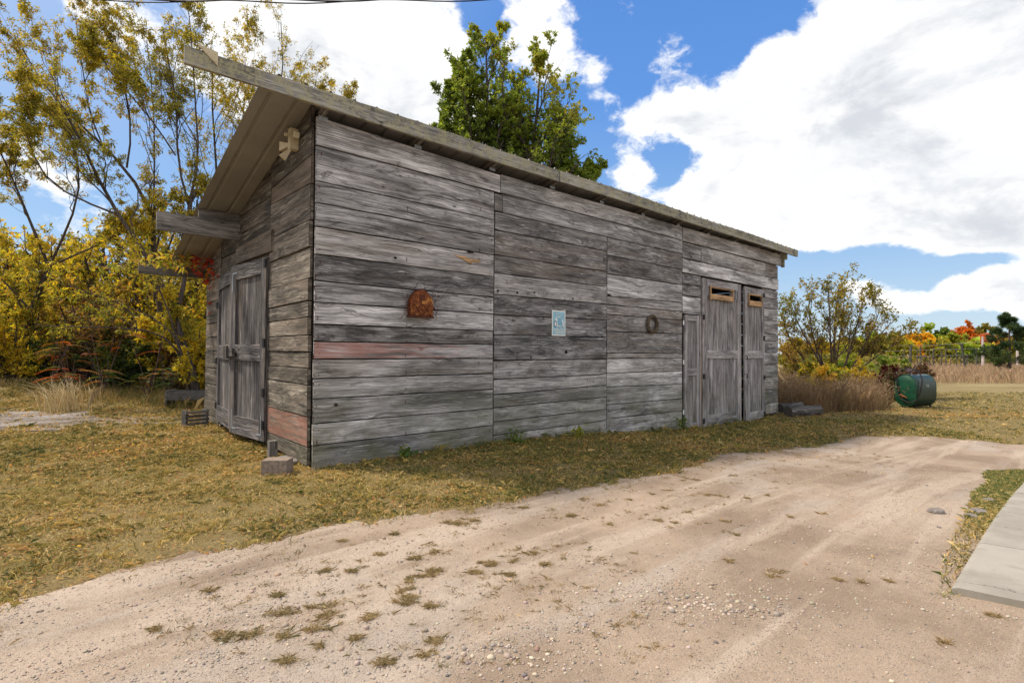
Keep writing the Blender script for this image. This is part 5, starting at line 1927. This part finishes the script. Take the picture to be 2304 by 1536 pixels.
# ---- pine at the right
def pine(x, y, h, seed):
    r = np.random.default_rng(seed)
    root = empty('pine_tree', (x, y, gz(x, y)), 0, 'dark bushy pine tree at the right edge of the field', 'tree')
    P = resample([(0, 0, 0), (.05, 0, h * .5), (0, 0, h)])[None]
    R = np.linspace(.16, .02, KP)[None]
    VS, FS = tubes_np(P, R, 7)
    P1, R1, L1 = spawn(P, R, 38, .46, (60, 92), .16, r, f0=.10, f1=.98, lenfn=lambda f: 1.08 - .97 * f, wob=.04, rfrac=.4)
    P2, R2, L2 = spawn(P1, R1, 9, .34, (30, 60), .35, r, f0=.35, L=L1, wob=.06)
    off = len(VS)
    for (p, q) in ((P1, R1), (P2, R2)):
        V, F = tubes_np(p, np.maximum(q, .006), 4)
        VS = np.concatenate([VS, V])
        FS = np.concatenate([FS, F + off])
        off = len(VS)
    np_mesh('trunk', VS, FS, None, M_BARK, root, smooth=True)
    A = P2[:, 3:].reshape(-1, 3)
    D = norm(np.gradient(P2, axis=1))[:, 3:].reshape(-1, 3)
    A = np.concatenate([A, P1[:, 3:].reshape(-1, 3)])
    D = np.concatenate([D, norm(np.gradient(P1, axis=1))[:, 3:].reshape(-1, 3)])
    A = np.repeat(A, 15, 0)
    D = np.repeat(D, 15, 0)
    A = A + r.normal(size=A.shape) * .05
    V, F = leaves_np(A, D + np.array([0, 0, .3]), .26, r, .16, -.1, .55)
    c = pick([(.03, .06, .028, 2), (.06, .10, .035, 2), (.15, .17, .045, 1)], len(A), r, clump(A, 1.5, r))
    np_mesh('crown', V, F, np.repeat(c, 4, 0), M_LEAF, root)


pine(44.6, 47.0, 5.35, 601)

# ---- far tree line
FARG = 'far trees along the edge of the field'
FAR = [  # px x, px top y, half width px, distance, palette, label
    (2078, 742, 42, 105, GRN, 'broad dark green tree rising highest at the left of the far tree line'),
    (2050, 765, 24, 92, [(.50, .30, .02, 2), (.45, .36, .03, 2), (.3, .2, .03, .5)], 'golden yellow far tree on the left of the yellow pair'),
    (2084, 762, 23, 90, [(.56, .36, .02, 3), (.48, .30, .02, 1)], 'brightest yellow far tree on the right of the yellow pair'),
    (2012, 758, 24, 100, DGR, 'dark green far tree left of the yellow pair'),
    (1985, 765, 22, 95, [(.16, .17, .03, 1), (.3, .28, .04, 1)], 'yellow-green far tree beyond the undergrowth'),
    (2115, 754, 20, 104, DGR, 'dark green far tree right of the yellow pair'),
    (2168, 743, 22, 108, [(.42, .13, .02, 3), (.3, .14, .03, 1), (.2, .14, .03, .5)], 'deep orange maple standing out above the far tree line'),
    (2150, 758, 30, 98, [(.26, .24, .03, 2), (.14, .16, .03, 2)], 'yellow-green far tree below the orange maple'),
    (2215, 747, 20, 106, [(.15, .14, .03, 2), (.25, .16, .04, 1)], 'olive domed far tree right of the orange maple'),
    (2206, 760, 20, 96, [(.42, .12, .05, 2), (.45, .18, .08, 1)], 'salmon red far tree behind the pale utility pole'),
    (2185, 775, 24, 90, GRN, 'green far tree in front of the orange maple'),
    (2245, 760, 22, 104, [(.35, .17, .03, 2), (.2, .14, .03, 1)], 'rusty brown far tree left of the pine'),
    (2225, 782, 22, 88, GRN, 'green far tree below the salmon red tree'),
    (2300, 762, 34, 100, [(.2, .18, .03, 2), (.3, .22, .03, 1)], 'olive far tree behind the pine at the right edge'),
    (2120, 778, 26, 88, [(.2, .2, .03, 2), (.3, .26, .04, 1), (.1, .13, .03, 1)], 'light green far tree behind the trellis poles'),
    (1945, 770, 26, 98, GRN, 'green far tree behind the young tree right side'),
    (1900, 772, 26, 98, [(.25, .2, .03, 2), (.38, .28, .03, 1)], 'yellowish far tree seen through the young tree'),
    (1850, 772, 26, 98, [(.3, .24, .03, 2), (.4, .3, .03, 1)], 'gold far tree behind the left of the young tree'),
    (1795, 774, 30, 98, [(.3, .22, .03, 2), (.2, .18, .03, 1)], 'olive gold far tree next to the far shed corner'),
    (2340, 768, 30, 96, GRN, 'green far tree just past the right edge'),
    (2030, 772, 24, 87, [(.3, .28, .03, 2), (.16, .18, .03, 2)], 'low yellow-green far tree left of the golden tree'),
    (2140, 768, 24, 93, [(.2, .22, .03, 2), (.4, .34, .04, 1)], 'low light green far tree between the yellow pair and the orange maple'),
    (2190, 765, 26, 114, GRN, 'dark green far tree directly behind the orange maple'),
    (2262, 772, 26, 112, [(.3, .24, .04, 2), (.2, .2, .03, 1)], 'olive gold far tree half hidden by the pine'),
    (1965, 762, 26, 112, GRN, 'tall green far tree above the brown shrub'),
    (1925, 778, 26, 90, [(.34, .28, .03, 2), (.2, .2, .03, 1)], 'low yellow far tree behind the green shrubs')]
for i, (cx, ty, hw, Y, pal, lb) in enumerate(FAR):
    p = px(cx, ty - 9, Y)
    wd = hw / F_PX * Y * 1.35
    z0 = gz(p[0], Y)
    H = p[2] - z0
    r = np.random.default_rng(700 + i)
    st = [([(0, 0, 0), (0, 0, H * .5), (0, 0, H * .93)], .16, .04)]
    for q in range(7):
        a = q * .9 + r.uniform(-.3, .3)
        rr = wd * r.uniform(.45, .8)
        st.append(([(0, 0, H * .12), (math.cos(a) * rr * .7, math.sin(a) * rr * .6, H * .42), (math.cos(a) * rr, math.sin(a) * rr * .8, H * r.uniform(.55, .8))], .1, .03))
    plant('far_tree', lb, 'tree', FARG, (float(p[0]), Y, z0), st, [dict(n=15, lenfrac=.40, ang=(30, 80), upb=.15, f0=.1, wob=.05), dict(n=6, lenfrac=.55, ang=(30, 80), upb=.0, f0=.2)],
          dict(n=12, size=.56, width=.8, droop=.1, spread=1.2, f0=.0), [(a * 1.45, b_ * 1.45, c * 1.3, w) for a, b_, c, w in pal], 700 + i, cl=.35, sides=5)

# far mixed undergrowth filling the foot of the tree line (reads as one mass)
r = np.random.default_rng(31)
N = 26000
X = r.uniform(45, 125, N)
Yv = r.uniform(82, 112, N)
hh = (.4 + 1.5 * fbm(X, Yv, .12, 5)) * r.random(N) ** .6
A = np.stack([X, Yv, gh(X, Yv) + hh], -1)
V, F = leaves_np(A, r.normal(size=A.shape), .6, r, .7, .0, 1.0)
key = clump(A, .10, r)
c = pick([(.06, .08, .02, 2), (.16, .16, .03, 2), (.36, .28, .05, 1.5), (.42, .33, .16, 1)], N, r, key)
tag(np_mesh('distant_brush', V, F, np.repeat(c, 4, 0), M_LEAF), kind='stuff', label='mixed green and yellow brush along the foot of the far tree line', cat='brush')

# ---- trellis poles, wires and the pale utility pole
PL = [(2034, 783, 822, 56, .06, 0, 0), (2050, 776, 828, 54, .13, .2, 1), (2064, 788, 828, 58, .06, 0, 1), (2071, 779, 829, 55, .10, 0, 0), (2092, 789, 830, 58, .05, 0, 1), (2100, 782, 831, 55, .08, 0, 1),
      (2118, 789, 833, 57, .06, 0, 1), (2128, 785, 831, 56, .06, 0, 0), (2139, 798, 832, 60, .05, 0, 0), (2152, 786, 833, 57, .06, 0, 0), (2161, 800, 833, 60, .05, -.1, 0), (2163, 773, 835, 53, .12, -.45, 0), (2176, 797, 834, 58, .05, 0, 1),
      (2197, 785, 834, 56, .10, 0, 1), (2205, 800, 834, 60, .05, 0, 0)]
for i, (x, ty, by, Y, rad, lean, br) in enumerate(PL):
    p = px(x, ty, Y)
    z0 = gz(p[0], Y) - .1
    o = empty('trellis_pole', (float(p[0]), Y, z0), 0, None, 'pole', 'trellis poles in the field')
    H = p[2] - z0
    m = MB()
    m.tube([(-lean, 0, 0), (0, 0, H)], [rad, rad * .85], 7)
    if rad >= .12:
        m.box(-.16, .16, -.05, .05, H - .08, H - .0)
    m.build('post', M_POLE, o)
    if br:
        m = MB()
        m.tube([(-.9 - .2 * (i % 3), 0, H * .72), (.55, 0, 0)], [.04, .04], 5)
        m.build('brace', M_POLE, o)
    nth = ['leftmost thin trellis pole', 'thick dark trellis pole with a brace before the left yellow tree', 'thin braced pole just right of the thick left pole', 'dark pole between the two yellow trees', 'slim braced pole before the right yellow tree', 'medium braced pole at the right side of the yellow pair',
           'slim braced pole right of the yellow pair', 'medium pole standing before the pale brush', 'short thin pole left of the middle of the trellis', 'slim pole in the middle of the trellis', 'short thin pole next to the leaning thick pole', 'thick dark leaning pole with a crosshead',
           'thin braced pole right of the leaning pole', 'medium braced pole just left of the pale utility pole', 'short thin pole at the foot of the pale utility pole'][i]
    o['label'] = nth
for i, (pts, lb) in enumerate((([(2004, 777), (2090, 777), (2163, 772), (2210, 768)], 'topmost pale trellis wire'), ([(1990, 790), (2100, 786), (2163, 785), (2215, 782)], 'middle pale trellis wire'), ([(1995, 802), (2100, 800), (2200, 798), (2260, 799)], 'lowest pale trellis wire'))):
    m = MB()
    m.tube([tuple(px(x, y, 55 - i * .5)) for x, y in pts], .022, 4, caps=False)
    tag(m.build('trellis_wire', M_POLEW), lb, 'wire', 'trellis wires')
for i, (x, ty, Y, lb) in enumerate(((2211, 757, 62, 'pale weathered utility pole right of the trellis'), (2289, 770, 62, 'pale pole half hidden behind the pine'))):
    p = px(x, ty, Y)
    m = MB()
    m.tube([(float(p[0]), Y, -.4), (float(p[0]), Y, float(p[2]))], [.14, .11], 8)
    tag(m.build('utility_pole', M_POLEW), lb, 'pole', 'pale poles in the field')


# ------------------------------------------------------------------ grass, leaves, pebbles
def blades(P, h, w, r, lean=.7, ang=None, curve=.5):
    """3-segment bent blades -> V, F(quads+) as quads list; P base (N,3)"""
    N = len(P)
    a = r.uniform(0, 2 * math.pi, N) if ang is None else ang
    d = np.stack([np.cos(a), np.sin(a), np.zeros(N)], -1)
    s = np.stack([-np.sin(a), np.cos(a), np.zeros(N)], -1) if ang is None else np.stack([-np.sin(a + 1.2), np.cos(a + 1.2), np.zeros(N)], -1)
    b2 = r.uniform(0, 2 * math.pi, N)
    s = np.stack([np.cos(b2), np.sin(b2), np.zeros(N)], -1)
    up_ = np.array([0, 0, 1.])
    hh, ww, ll = h[:, None], w[:, None], (lean * r.uniform(.3, 1.3, N))[:, None]
    m1 = P + up_ * hh * .55 + d * hh * ll * .35
    t1 = P + up_ * hh * (1 - .35 * np.minimum(ll, 1.2) * curve * 2) + d * hh * ll
    V = np.stack([P - s * ww, P + s * ww, m1 + s * ww * .7, t1, m1 - s * ww * .7], 1).reshape(-1, 3)
    F = (np.arange(N) * 5)[:, None] + np.array([0, 1, 2, 3, 4])[None]
    return V, F


def scatter(n, x0, x1, y0, y1, r, bias=0):
    X = r.uniform(x0, x1, n)
    Y = r.uniform(y0, y1, n)
    return X, Y


def in_shed(X, Y, m_=.0):
    dx, dy = X - CC[0], Y - CC[1]
    u, w = dx * DF[0] + dy * DF[1], dx * DS[0] + dy * DS[1]
    return (u > -m_) & (u < 13.1 + m_) & (w > -m_) & (w < 5.7 + m_)


def visible(X, Y, m_=.06):
    return (np.abs(X / np.maximum(Y, .1)) < .98 + m_)


STRAW = [(.74, .56, .26, 3), (.58, .42, .15, 3), (.37, .28, .075, 2.4), (.24, .20, .055, 2), (.13, .145, .04, 1.6), (.09, .115, .035, 1.0)]
GREENISH = [(.50, .37, .10, 1.8), (.30, .24, .055, 2), (.15, .145, .045, 2.6), (.10, .12, .035, 2.6), (.065, .09, .03, 1.4)]
r = np.random.default_rng(40)
VV, FF, CCC = [], [], []
off = 0
for (n, x0, x1, y0, y1, hb, wb) in ((430000, -8, 3, 2.2, 8.5, .032, .0020), (330000, -13, 10, 6.5, 14, .040, .0034), (90000, 3, 24, 9, 24, .05, .0045), (60000, -20, -5, 9, 16, .05, .0045)):
    X, Y = scatter(n, x0, x1, y0, y1, r)
    ed = Y - edge_y(X)
    k1 = fbm(X, Y, .9, 11)
    k2 = fbm(X, Y, 3.2, 15)
    dens = sstep(ed + (k2 - .5) * 1.1, -.10, .22) * (.30 + .8 * sstep(k2, .32, .50)) * (.40 + .7 * sstep(fbm(X, Y, 8.0, 23, 3), .36, .56))
    wn = (Y - CC[1]) * DF[1]
    k_ = (r.random(n) < dens) & visible(X, Y) & ~in_shed(X, Y, -.05)
    gp = ((X + 10.1) / 2.7) ** 2 + ((Y - 9.9) / 1.5) ** 2
    k_ &= (gp + (k2 - .5) * 1.6 > .75) | (r.random(n) < .10)
    X, Y, k1, k2 = X[k_], Y[k_], k1[k_], k2[k_]
    dist = np.hypot(X, Y)
    # distance in front of the wall
    dx, dy = X - CC[0], Y - CC[1]
    u, w_ = dx * DF[0] + dy * DF[1], dx * DS[0] + dy * DS[1]
    green = np.clip(.25 + .9 * (fbm(X, Y, .5, 21) - .45) + .35 * sstep(u, -.5, 3) + .25 * sstep(-w_, .9, .0) * (u > 0) + .5 * (k1 - .5), 0, 1)
    isg = r.random(len(X)) < green
    key = np.clip(r.random(len(X)) * .75 + k2 * .35 - .05, 0, 1)
    c = np.where(isg[:, None], pick(GREENISH, len(X), r, key), pick(STRAW, len(X), r, key))
    tall = 1 + 1.3 * sstep(w_, -.35, -.05) * (u > 0) * (w_ < .1) * (r.random(len(X)) < .35)
    k3 = fbm(X, Y, 7.0, 19, 3)
    h = hb * r.uniform(.5, 1.5, len(X)) * tall * (.45 + 1.3 * sstep(k3, .35, .75) + .3 * k2)
    P = np.stack([X, Y, ground_h(X, Y) - .002 + 0 * X], -1)
    e2 = Y < edge_y(X)
    P[e2, 2] = drive_h(X[e2], Y[e2])
    V, F = blades(P, h, np.full(len(X), wb) * r.uniform(.7, 1.4, len(X)), r, lean=1.5, curve=.55)
    VV.append(V)
    FF.append(F + off)
    CCC.append(np.repeat(c, 5, 0))
    off += len(V)
tag(np_mesh('lawn_grass', np.concatenate(VV), np.concatenate(FF), np.clip(np.concatenate(CCC), .003, .9), M_GRASS), 'short straw-coloured and green grass in front of and beside the shed', 'grass', kind='stuff')

# grass strip along the concrete walk
r = np.random.default_rng(41)
X, Y = scatter(1200000, 2.2, 9.5, 2.9, 9.5, r)
k_ = in_strip(X, Y) & (Y < edge_y(X) + 1)
X, Y = X[k_], Y[k_]
s, d = slab_coords(X, Y)
dens = sstep(s, .9, 3.0) * .8 + .10
k_ = r.random(len(X)) < dens * (.3 + fbm(X, Y, 3, 5))
X, Y, s = X[k_], Y[k_], s[k_]
g = r.random(len(X)) < .15 + .45 * sstep(s, 1.5, 4)
c = np.where(g[:, None], pick([(.05, .10, .02, 1), (.09, .14, .03, 2), (.15, .17, .04, 1)], len(X), r), pick(STRAW, len(X), r))
P = np.stack([X, Y, drive_h(X, Y)], -1)
V, F = blades(P, r.uniform(.02, .055, len(X)), r.uniform(.0012, .003, len(X)), r, lean=1.3)
tag(np_mesh('verge_grass', V, F, np.repeat(c, 5, 0), M_GRASS), 'green and dry grass strip between the drive and the concrete walk', 'grass', kind='stuff')

# dry tufts scattered over the drive
TU = [(650, 1380, 90), (730, 1372, 80), (735, 1395, 55), (505, 1440, 80), (560, 1437, 60), (640, 1445, 45), (710, 1428, 50), (800, 1448, 40), (905, 1335, 60), (905, 1360, 65), (925, 1365, 45), (962, 1378, 45), (850, 1400, 50), (855, 1255, 35), (930, 1265, 35), (985, 1290, 60), (960, 1300, 50),
      (925, 1310, 45), (1060, 1298, 45), (1108, 1272, 45), (1110, 1282, 40), (1150, 1305, 28), (1190, 1252, 32), (1155, 1272, 22), (1350, 1140, 45), (1060, 1178, 60), (1050, 1190, 60), (625, 1350, 36), (790, 1295, 32), (728, 1295, 32), (720, 1468, 28), (640, 1503, 60), (975, 1455, 50), (955, 1487, 50), (865, 1500, 40),
      (980, 1250, 18), (1225, 1280, 24), (1285, 1165, 30), (1370, 1185, 22), (1480, 1178, 24), (1520, 1183, 26), (1630, 1180, 30), (1730, 1122, 26), (1680, 1128, 20), (1620, 1122, 26), (1590, 1120, 22), (1550, 1160, 22), (1495, 1150, 20), (1730, 1300, 40), (1750, 1290, 50), (1885, 1315, 30), (1640, 1270, 18),
      (1100, 1115, 24), (1005, 1183, 22), (885, 1210, 20), (770, 1225, 26), (470, 1340, 22), (350, 1430, 20), (1500, 1107, 26), (1560, 1082, 34), (1415, 1128, 22), (1470, 1115, 20), (1310, 1128, 20), (1175, 1148, 26), (2120, 1455, 36), (2230, 1395, 40), (2000, 1318, 20), (1940, 1320, 16), (1660, 1210, 18), (1850, 1160, 18), (1780, 1170, 22)]
r = np.random.default_rng(42)
PP, CL = [], []
for (x, y, s) in TU:
    p = px(x, y, 1.0)
    t = (gz(0, 3) - .02 - 1.4) / (p[2] - 1.4)
    X0, Y0 = p[0] * t, t
    rad = s / F_PX * Y0 * .42
    rad *= .85
    n = int((45 + 900 * rad) * (.45 if x > 1300 else 1))
    for q in range(4):
        cx, cy = X0 + r.normal() * rad * .5, Y0 + r.normal() * rad * .35
        n2_ = int(n * r.uniform(.3, 1.3))
        sx_, sy_ = rad * r.uniform(.18, .5), rad * r.uniform(.12, .3)
        PP.append(np.stack([cx + r.normal(size=n2_) * sx_, cy + r.normal(size=n2_) * sy_], -1))
        CL.append(np.full(n2_, r.random()))
# little specks of weed around them
for q in range(420):
    t_ = r.random()
    cx, cy = (-1.7 + 2.6 * r.random(), 2.35 + 1.5 * r.random()) if q < 170 else (r.uniform(-.6, 6.2), 0)
    if q >= 170:
        cy = float(edge_y(cx)) - .15 - 1.9 * r.random() ** 1.3
    n2_ = int(r.uniform(4, 34))
    PP.append(np.stack([cx + r.normal(size=n2_) * r.uniform(.01, .035), cy + r.normal(size=n2_) * r.uniform(.008, .02)], -1))
    CL.append(np.full(n2_, r.random()))
XY = np.concatenate(PP)
kk_ = np.concatenate(CL)
# thin sprinkling along the grass edge too
n = 260000
X, Y = scatter(n, -6, 12, 2.0, 11, r)
ed = edge_y(X) - Y
k_ = (ed > 0) & (ed < 1.4) & (fbm(X, Y, 5.2, 33) > .50 + ed * .22) & (r.random(n) < .6) & visible(X, Y)
XY = np.concatenate([XY, np.stack([X[k_], Y[k_]], -1)])
kk_ = np.concatenate([kk_, r.random(k_.sum())])
X, Y = XY[:, 0], XY[:, 1]
P = np.stack([X, Y, drive_h(X, Y) - .001], -1)
c = pick([(.46, .35, .19, 2), (.36, .26, .13, 3), (.26, .195, .09, 2.5), (.17, .15, .06, 1.2)], len(X), r, np.clip(kk_ * .6 + r.random(len(X)) * .45, 0, 1))
V, F = blades(P, r.uniform(.010, .028, len(X)), r.uniform(.0008, .0016, len(X)), r, lean=2.2)
tag(np_mesh('drive_tufts', V, F, np.repeat(c, 5, 0), M_GRASS), 'dry flattened grass tufts scattered over the gravel drive', 'grass', kind='stuff')


# tall dry grass right of the shed
def tallgrass(name, label, n, fx, r, h0, h1, w0, pal, lean=.35, heads=True):
    X, Y = fx(n)
    P = np.stack([X, Y, gh(X, Y) - .03], -1)
    h = r.uniform(h0, h1, len(X)) * (.45 + 1.1 * fbm(X, Y, .9, 9))
    V, F = blades(P, h, np.full(len(X), w0) * r.uniform(.6, 1.3, len(X)), r, lean=lean, curve=.6)
    c = pick(pal, len(X), r, clump(P * np.array([1, 1, 0]) + np.array([0, 0, 1]), .8, r))
    c = np.repeat(c, 5, 0)
    if heads:
        tips = V[3::5]
        s_ = r.random(len(tips)) < .35
        A = np.repeat(tips[s_], 4, 0)
        A = A + r.normal(size=A.shape) * np.array([.02, .02, .05])
        V2, F2 = leaves_np(A, np.tile([0, 0, 1.], (len(A), 1)), .05, r, .35, -.4, .5)
        c2 = pick([(.26, .17, .10, 2), (.36, .26, .17, 1), (.15, .09, .05, 1)], len(A), r)
        # pad quads to 5-gons by making a separate child part
        o = np_mesh(name, V, F, c, M_GRASS)
        np_mesh('seed_heads', V2, F2, np.repeat(c2, 4, 0), M_GRASS, o)
    else:
        o = np_mesh(name, V, F, c, M_GRASS)
    tag(o, label, 'grass', kind='stuff')
    return o


r = np.random.default_rng(50)
DRY = [(.33, .22, .125, 2.5), (.26, .165, .09, 2.5), (.18, .115, .06, 2), (.42, .31, .18, 1), (.13, .12, .04, .6)]


def fx1(n):
    X = r.uniform(7.5, 18, n)
    Y = r.uniform(14.8, 24, n)
    lo = np.interp(X, [7.5, 9, 10.5, 11.8, 12.3, 13, 14, 18], [16.0, 15.2, 15.7, 16.2, 17.6, 19.3, 20.0, 22.5])
    k_ = (Y > lo + .5 * (fbm(X, Y, 1.2, 3) - .5)) & ~in_shed(X, Y, .1) & (X / Y > .5) & (X < 10.5 + (Y - 14) * .95)
    return X[k_], Y[k_]


tallgrass('tall_grass', 'tall brown dry grass between the shed corner and the green tank', 110000, fx1, r, .40, 1.10, .0035, DRY, .55)


def fx2(n):
    X = r.uniform(15, 75, n)
    Y = r.uniform(24, 70, n)
    k_ = (X / Y < 1.05) & (X / Y > .52) & (Y > 30 + 3 * fbm(X, Y, .2, 3))
    return X[k_], Y[k_]


tallgrass('field_grass', 'pale brown long grass covering the field beyond the tank', 120000, fx2, r, .40, .95, .010, [(.42, .29, .19, 2), (.34, .23, .14, 2), (.27, .17, .10, 1), (.5, .38, .25, 1)], .4, False)


def fx3(n):
    X = r.uniform(-17, -5.5, n)
    Y = r.uniform(11.2, 16, n)
    k_ = (Y > 12.2 + .9 * (fbm(X, Y, .8, 7) - .5) - .35 * (X > -8.5)) & ~in_shed(X, Y, .1) & (np.abs(X + 12.5) > 1.3 * (Y < 13.6)) & (X / Y > -1.1)
    return X[k_], Y[k_]


tallgrass('weeds', 'straw and green weeds in front of the left thicket', 26000, fx3, r, .12, .42, .004, [(.42, .30, .13, 2), (.30, .21, .08, 2), (.16, .14, .04, 2), (.10, .12, .03, 1)], .8, False)
# a clump of long leaning straw
n = 220
a = r.normal(2.6, .35, n)
P = np.stack([-9.55 + r.normal(size=n) * .22, 11.3 + r.normal(size=n) * .2, np.full(n, .0)], -1)
V, F = blades(P, r.uniform(.5, 1.05, n), np.full(n, .005), r, lean=1.1, ang=a, curve=.35)
o = np_mesh('straw_clump', V, F, np.repeat(pick([(.52, .40, .22, 2), (.42, .31, .15, 1)], n, r), 5, 0), M_GRASS)
tag(o, 'clump of long pale straw leaning left before the thicket', 'grass')
# small green weeds at the wall foot
for i, (u, w, h, lb) in enumerate(((7.75, -.25, .30, 'bright green weed at the wall foot by the narrow door'), (4.35, -.30, .16, 'small yellow-green weed before the rotten sill board'), (1.15, -.2, .14, 'low green weed at the wall foot under the barn ornament'), (3.0, -.25, .20, 'small green weed at the middle of the front wall'))):
    n = 70
    q = np.array(W3(u, w, 0))
    A = np.tile(q, (n, 1)) + r.normal(size=(n, 3)) * np.array([.06, .06, h * .3]) + np.array([0, 0, gz(q[0], q[1]) + h * .5])
    V, F = leaves_np(A, r.normal(size=A.shape), .07, r, .5, -.1, 1)
    c = pick([(.10, .17, .03, 2), (.2, .24, .04, 1)] if i != 1 else [(.35, .34, .04, 2), (.2, .24, .04, 1)], n, r)
    root = empty('weed', tuple(q), 0, lb, 'plant', 'weeds at the foot of the front wall')
    np_mesh('leaves', V - q, F, np.repeat(c, 4, 0), M_LEAF, root)
    m = MB()
    for j in range(5):
        m.tube([(0, 0, gz(q[0], q[1]) - .02), tuple(np.array([r.normal() * .05, r.normal() * .05, gz(q[0], q[1]) + h * .8]))], .003, 4)
    m.build('stem', M_LEAF if False else M_TWIG, root)

# fallen leaves
r = np.random.default_rng(60)
VV, FF, CCC = [], [], []
off = 0
for (n, x0, x1, y0, y1, sz) in ((26000, -7, 4, 2.5, 9, .030), (44000, -13, 8, 6.5, 15, .045), (9000, 8, 15, 12, 17.5, .06)):
    X, Y = scatter(n, x0, x1, y0, y1, r)
    ed = Y - edge_y(X)
    cl_ = fbm(X, Y, 1.4, 44)
    k_ = visible(X, Y) & ~in_shed(X, Y) & ((ed > -.15) | (r.random(n) < .012)) & (r.random(n) < .15 + 1.1 * sstep(cl_, .42, .65))
    if x0 > 7:
        k_ &= (Y < 16.4) & (Y > 14.2)
    X, Y = X[k_], Y[k_]
    z = np.where(Y < edge_y(X), drive_h(X, Y), ground_h(X, Y) + .015) + .004
    A = np.stack([X, Y, z + r.uniform(0, .02, len(X))], -1)
    a = r.uniform(0, 6.28, len(X))
    D = np.stack([np.cos(a), np.sin(a), r.normal(size=len(X)) * .18], -1)
    Sd = np.stack([-np.sin(a), np.cos(a), r.normal(size=len(X)) * .35], -1)
    L = (sz * r.uniform(.6, 1.5, len(X)))[:, None]
    w = r.uniform(.12, .28, len(X))[:, None]
    V = np.stack([A, A + D * L * .5 + Sd * L * w, A + D * L + np.array([0, 0, .006]), A + D * L * .5 - Sd * L * w], 1).reshape(-1, 3)
    F = (np.arange(len(X)) * 4)[:, None] + np.arange(4)[None]
    c = pick([(.55, .36, .10, 3), (.50, .26, .08, 2), (.42, .18, .07, 1.6), (.58, .46, .20, 1.5), (.28, .15, .07, 1.5)], len(X), r)
    VV.append(V)
    FF.append(F + off)
    CCC.append(np.repeat(c, 4, 0))
    off += len(V)
tag(np_mesh('fallen_leaves', np.concatenate(VV), np.concatenate(FF), np.concatenate(CCC), M_LEAF), 'small yellow and orange fallen leaves strewn over the grass', 'leaves', kind='stuff')
# litter along the concrete walk
X, Y = scatter(26000, 2.3, 8, 2.9, 8.5, r)
s, d = slab_coords(X, Y)
k_ = in_strip(X, Y) & (d > 0) & (r.random(len(X)) < .75 - .45 * sstep(s, 1.5, 4))
X, Y = X[k_], Y[k_]
A = np.stack([X, Y, drive_h(X, Y) + r.uniform(0, .03, len(X))], -1)
V, F = leaves_np(A, r.normal(size=A.shape) * np.array([1, 1, .1]), .019, r, .40, 0, .06)
c = pick([(.20, .13, .06, 2), (.14, .09, .045, 2), (.36, .24, .10, 1), (.30, .14, .05, .6), (.22, .17, .07, 1)], len(X), r)
tag(np_mesh('leaf_litter', V, F, np.repeat(c, 4, 0), M_LEAF), 'brown leaf litter gathered along the edge of the concrete walk', 'leaves', kind='stuff')

# pebbles
r = np.random.default_rng(70)
t_ = (1 + 5 ** .5) / 2
ico = np.array([(-1, t_, 0), (1, t_, 0), (-1, -t_, 0), (1, -t_, 0), (0, -1, t_), (0, 1, t_), (0, -1, -t_), (0, 1, -t_), (t_, 0, -1), (t_, 0, 1), (-t_, 0, -1), (-t_, 0, 1)]) / math.hypot(1, t_)
icf = np.array([(0, 11, 5), (0, 5, 1), (0, 1, 7), (0, 7, 10), (0, 10, 11), (1, 5, 9), (5, 11, 4), (11, 10, 2), (10, 7, 6), (7, 1, 8), (3, 9, 4), (3, 4, 2), (3, 2, 6), (3, 6, 8), (3, 8, 9), (4, 9, 5), (2, 4, 11), (6, 2, 10), (8, 6, 7), (9, 8, 1)])
n = 330000
X, Y = scatter(n, -5, 6.5, 1.9, 8.0, r)
cl_ = fbm(X, Y, .9, 61, 5)
clump1 = np.exp(-(((X - 1.05) / .55) ** 2 + ((Y - 2.95) / .22) ** 2)) + .8 * np.exp(-(((X + .1) / .6) ** 2 + ((Y - 2.45) / .2) ** 2)) + .6 * np.exp(-(((X + 1.2) / .35) ** 2 + ((Y - 2.75) / .2) ** 2))
dens = .16 + .8 * sstep(cl_, .50, .66) * sstep(Y, 4.4, 2.6) + .9 * clump1
k_ = (r.random(n) < dens * .55) & visible(X, Y) & (Y < edge_y(X) - .05)
s, d = slab_coords(X, Y)
k_ &= ~((s > 0) & (d < .02))
X, Y, cm = X[k_], Y[k_], clump1[k_]
sz = np.exp(r.normal(-5.65, .48, len(X))) * (1 + .7 * np.clip(cm, 0, 1))
sz = np.clip(sz, .0018, .020)
jit = 1 + r.uniform(-.22, .22, (len(X), 12))
a = r.uniform(0, 6.28, len(X))
sc3 = np.stack([r.uniform(.8, 1.35, len(X)), r.uniform(.7, 1.1, len(X)), r.uniform(.45, .8, len(X))], -1)
B = ico[None] * jit[..., None] * sc3[:, None] * sz[:, None, None]
ca, sa = np.cos(a)[:, None], np.sin(a)[:, None]
B = np.stack([B[..., 0] * ca - B[..., 1] * sa, B[..., 0] * sa + B[..., 1] * ca, B[..., 2]], -1)
P = np.stack([X, Y, drive_h(X, Y) + sz * .15], -1)
V = (B + P[:, None]).reshape(-1, 3)
F = (icf[None] + (np.arange(len(X)) * 12)[:, None, None]).reshape(-1, 3)
c = pick([(.42, .35, .28, 3), (.35, .28, .22, 3), (.47, .41, .34, .7), (.28, .24, .21, 1.3), (.36, .25, .18, .8), (.17, .15, .145, .5)], len(X), r)
tag(np_mesh('pebbles', V, F, np.repeat(c, 12, 0), M_PEB, smooth=True), 'loose grey and beige pebbles on the gravel drive', 'gravel', kind='stuff')
print('objects', len(bpy.data.objects), 'faces', sum(len(o.data.polygons) for o in bpy.data.objects if o.type == 'MESH'))
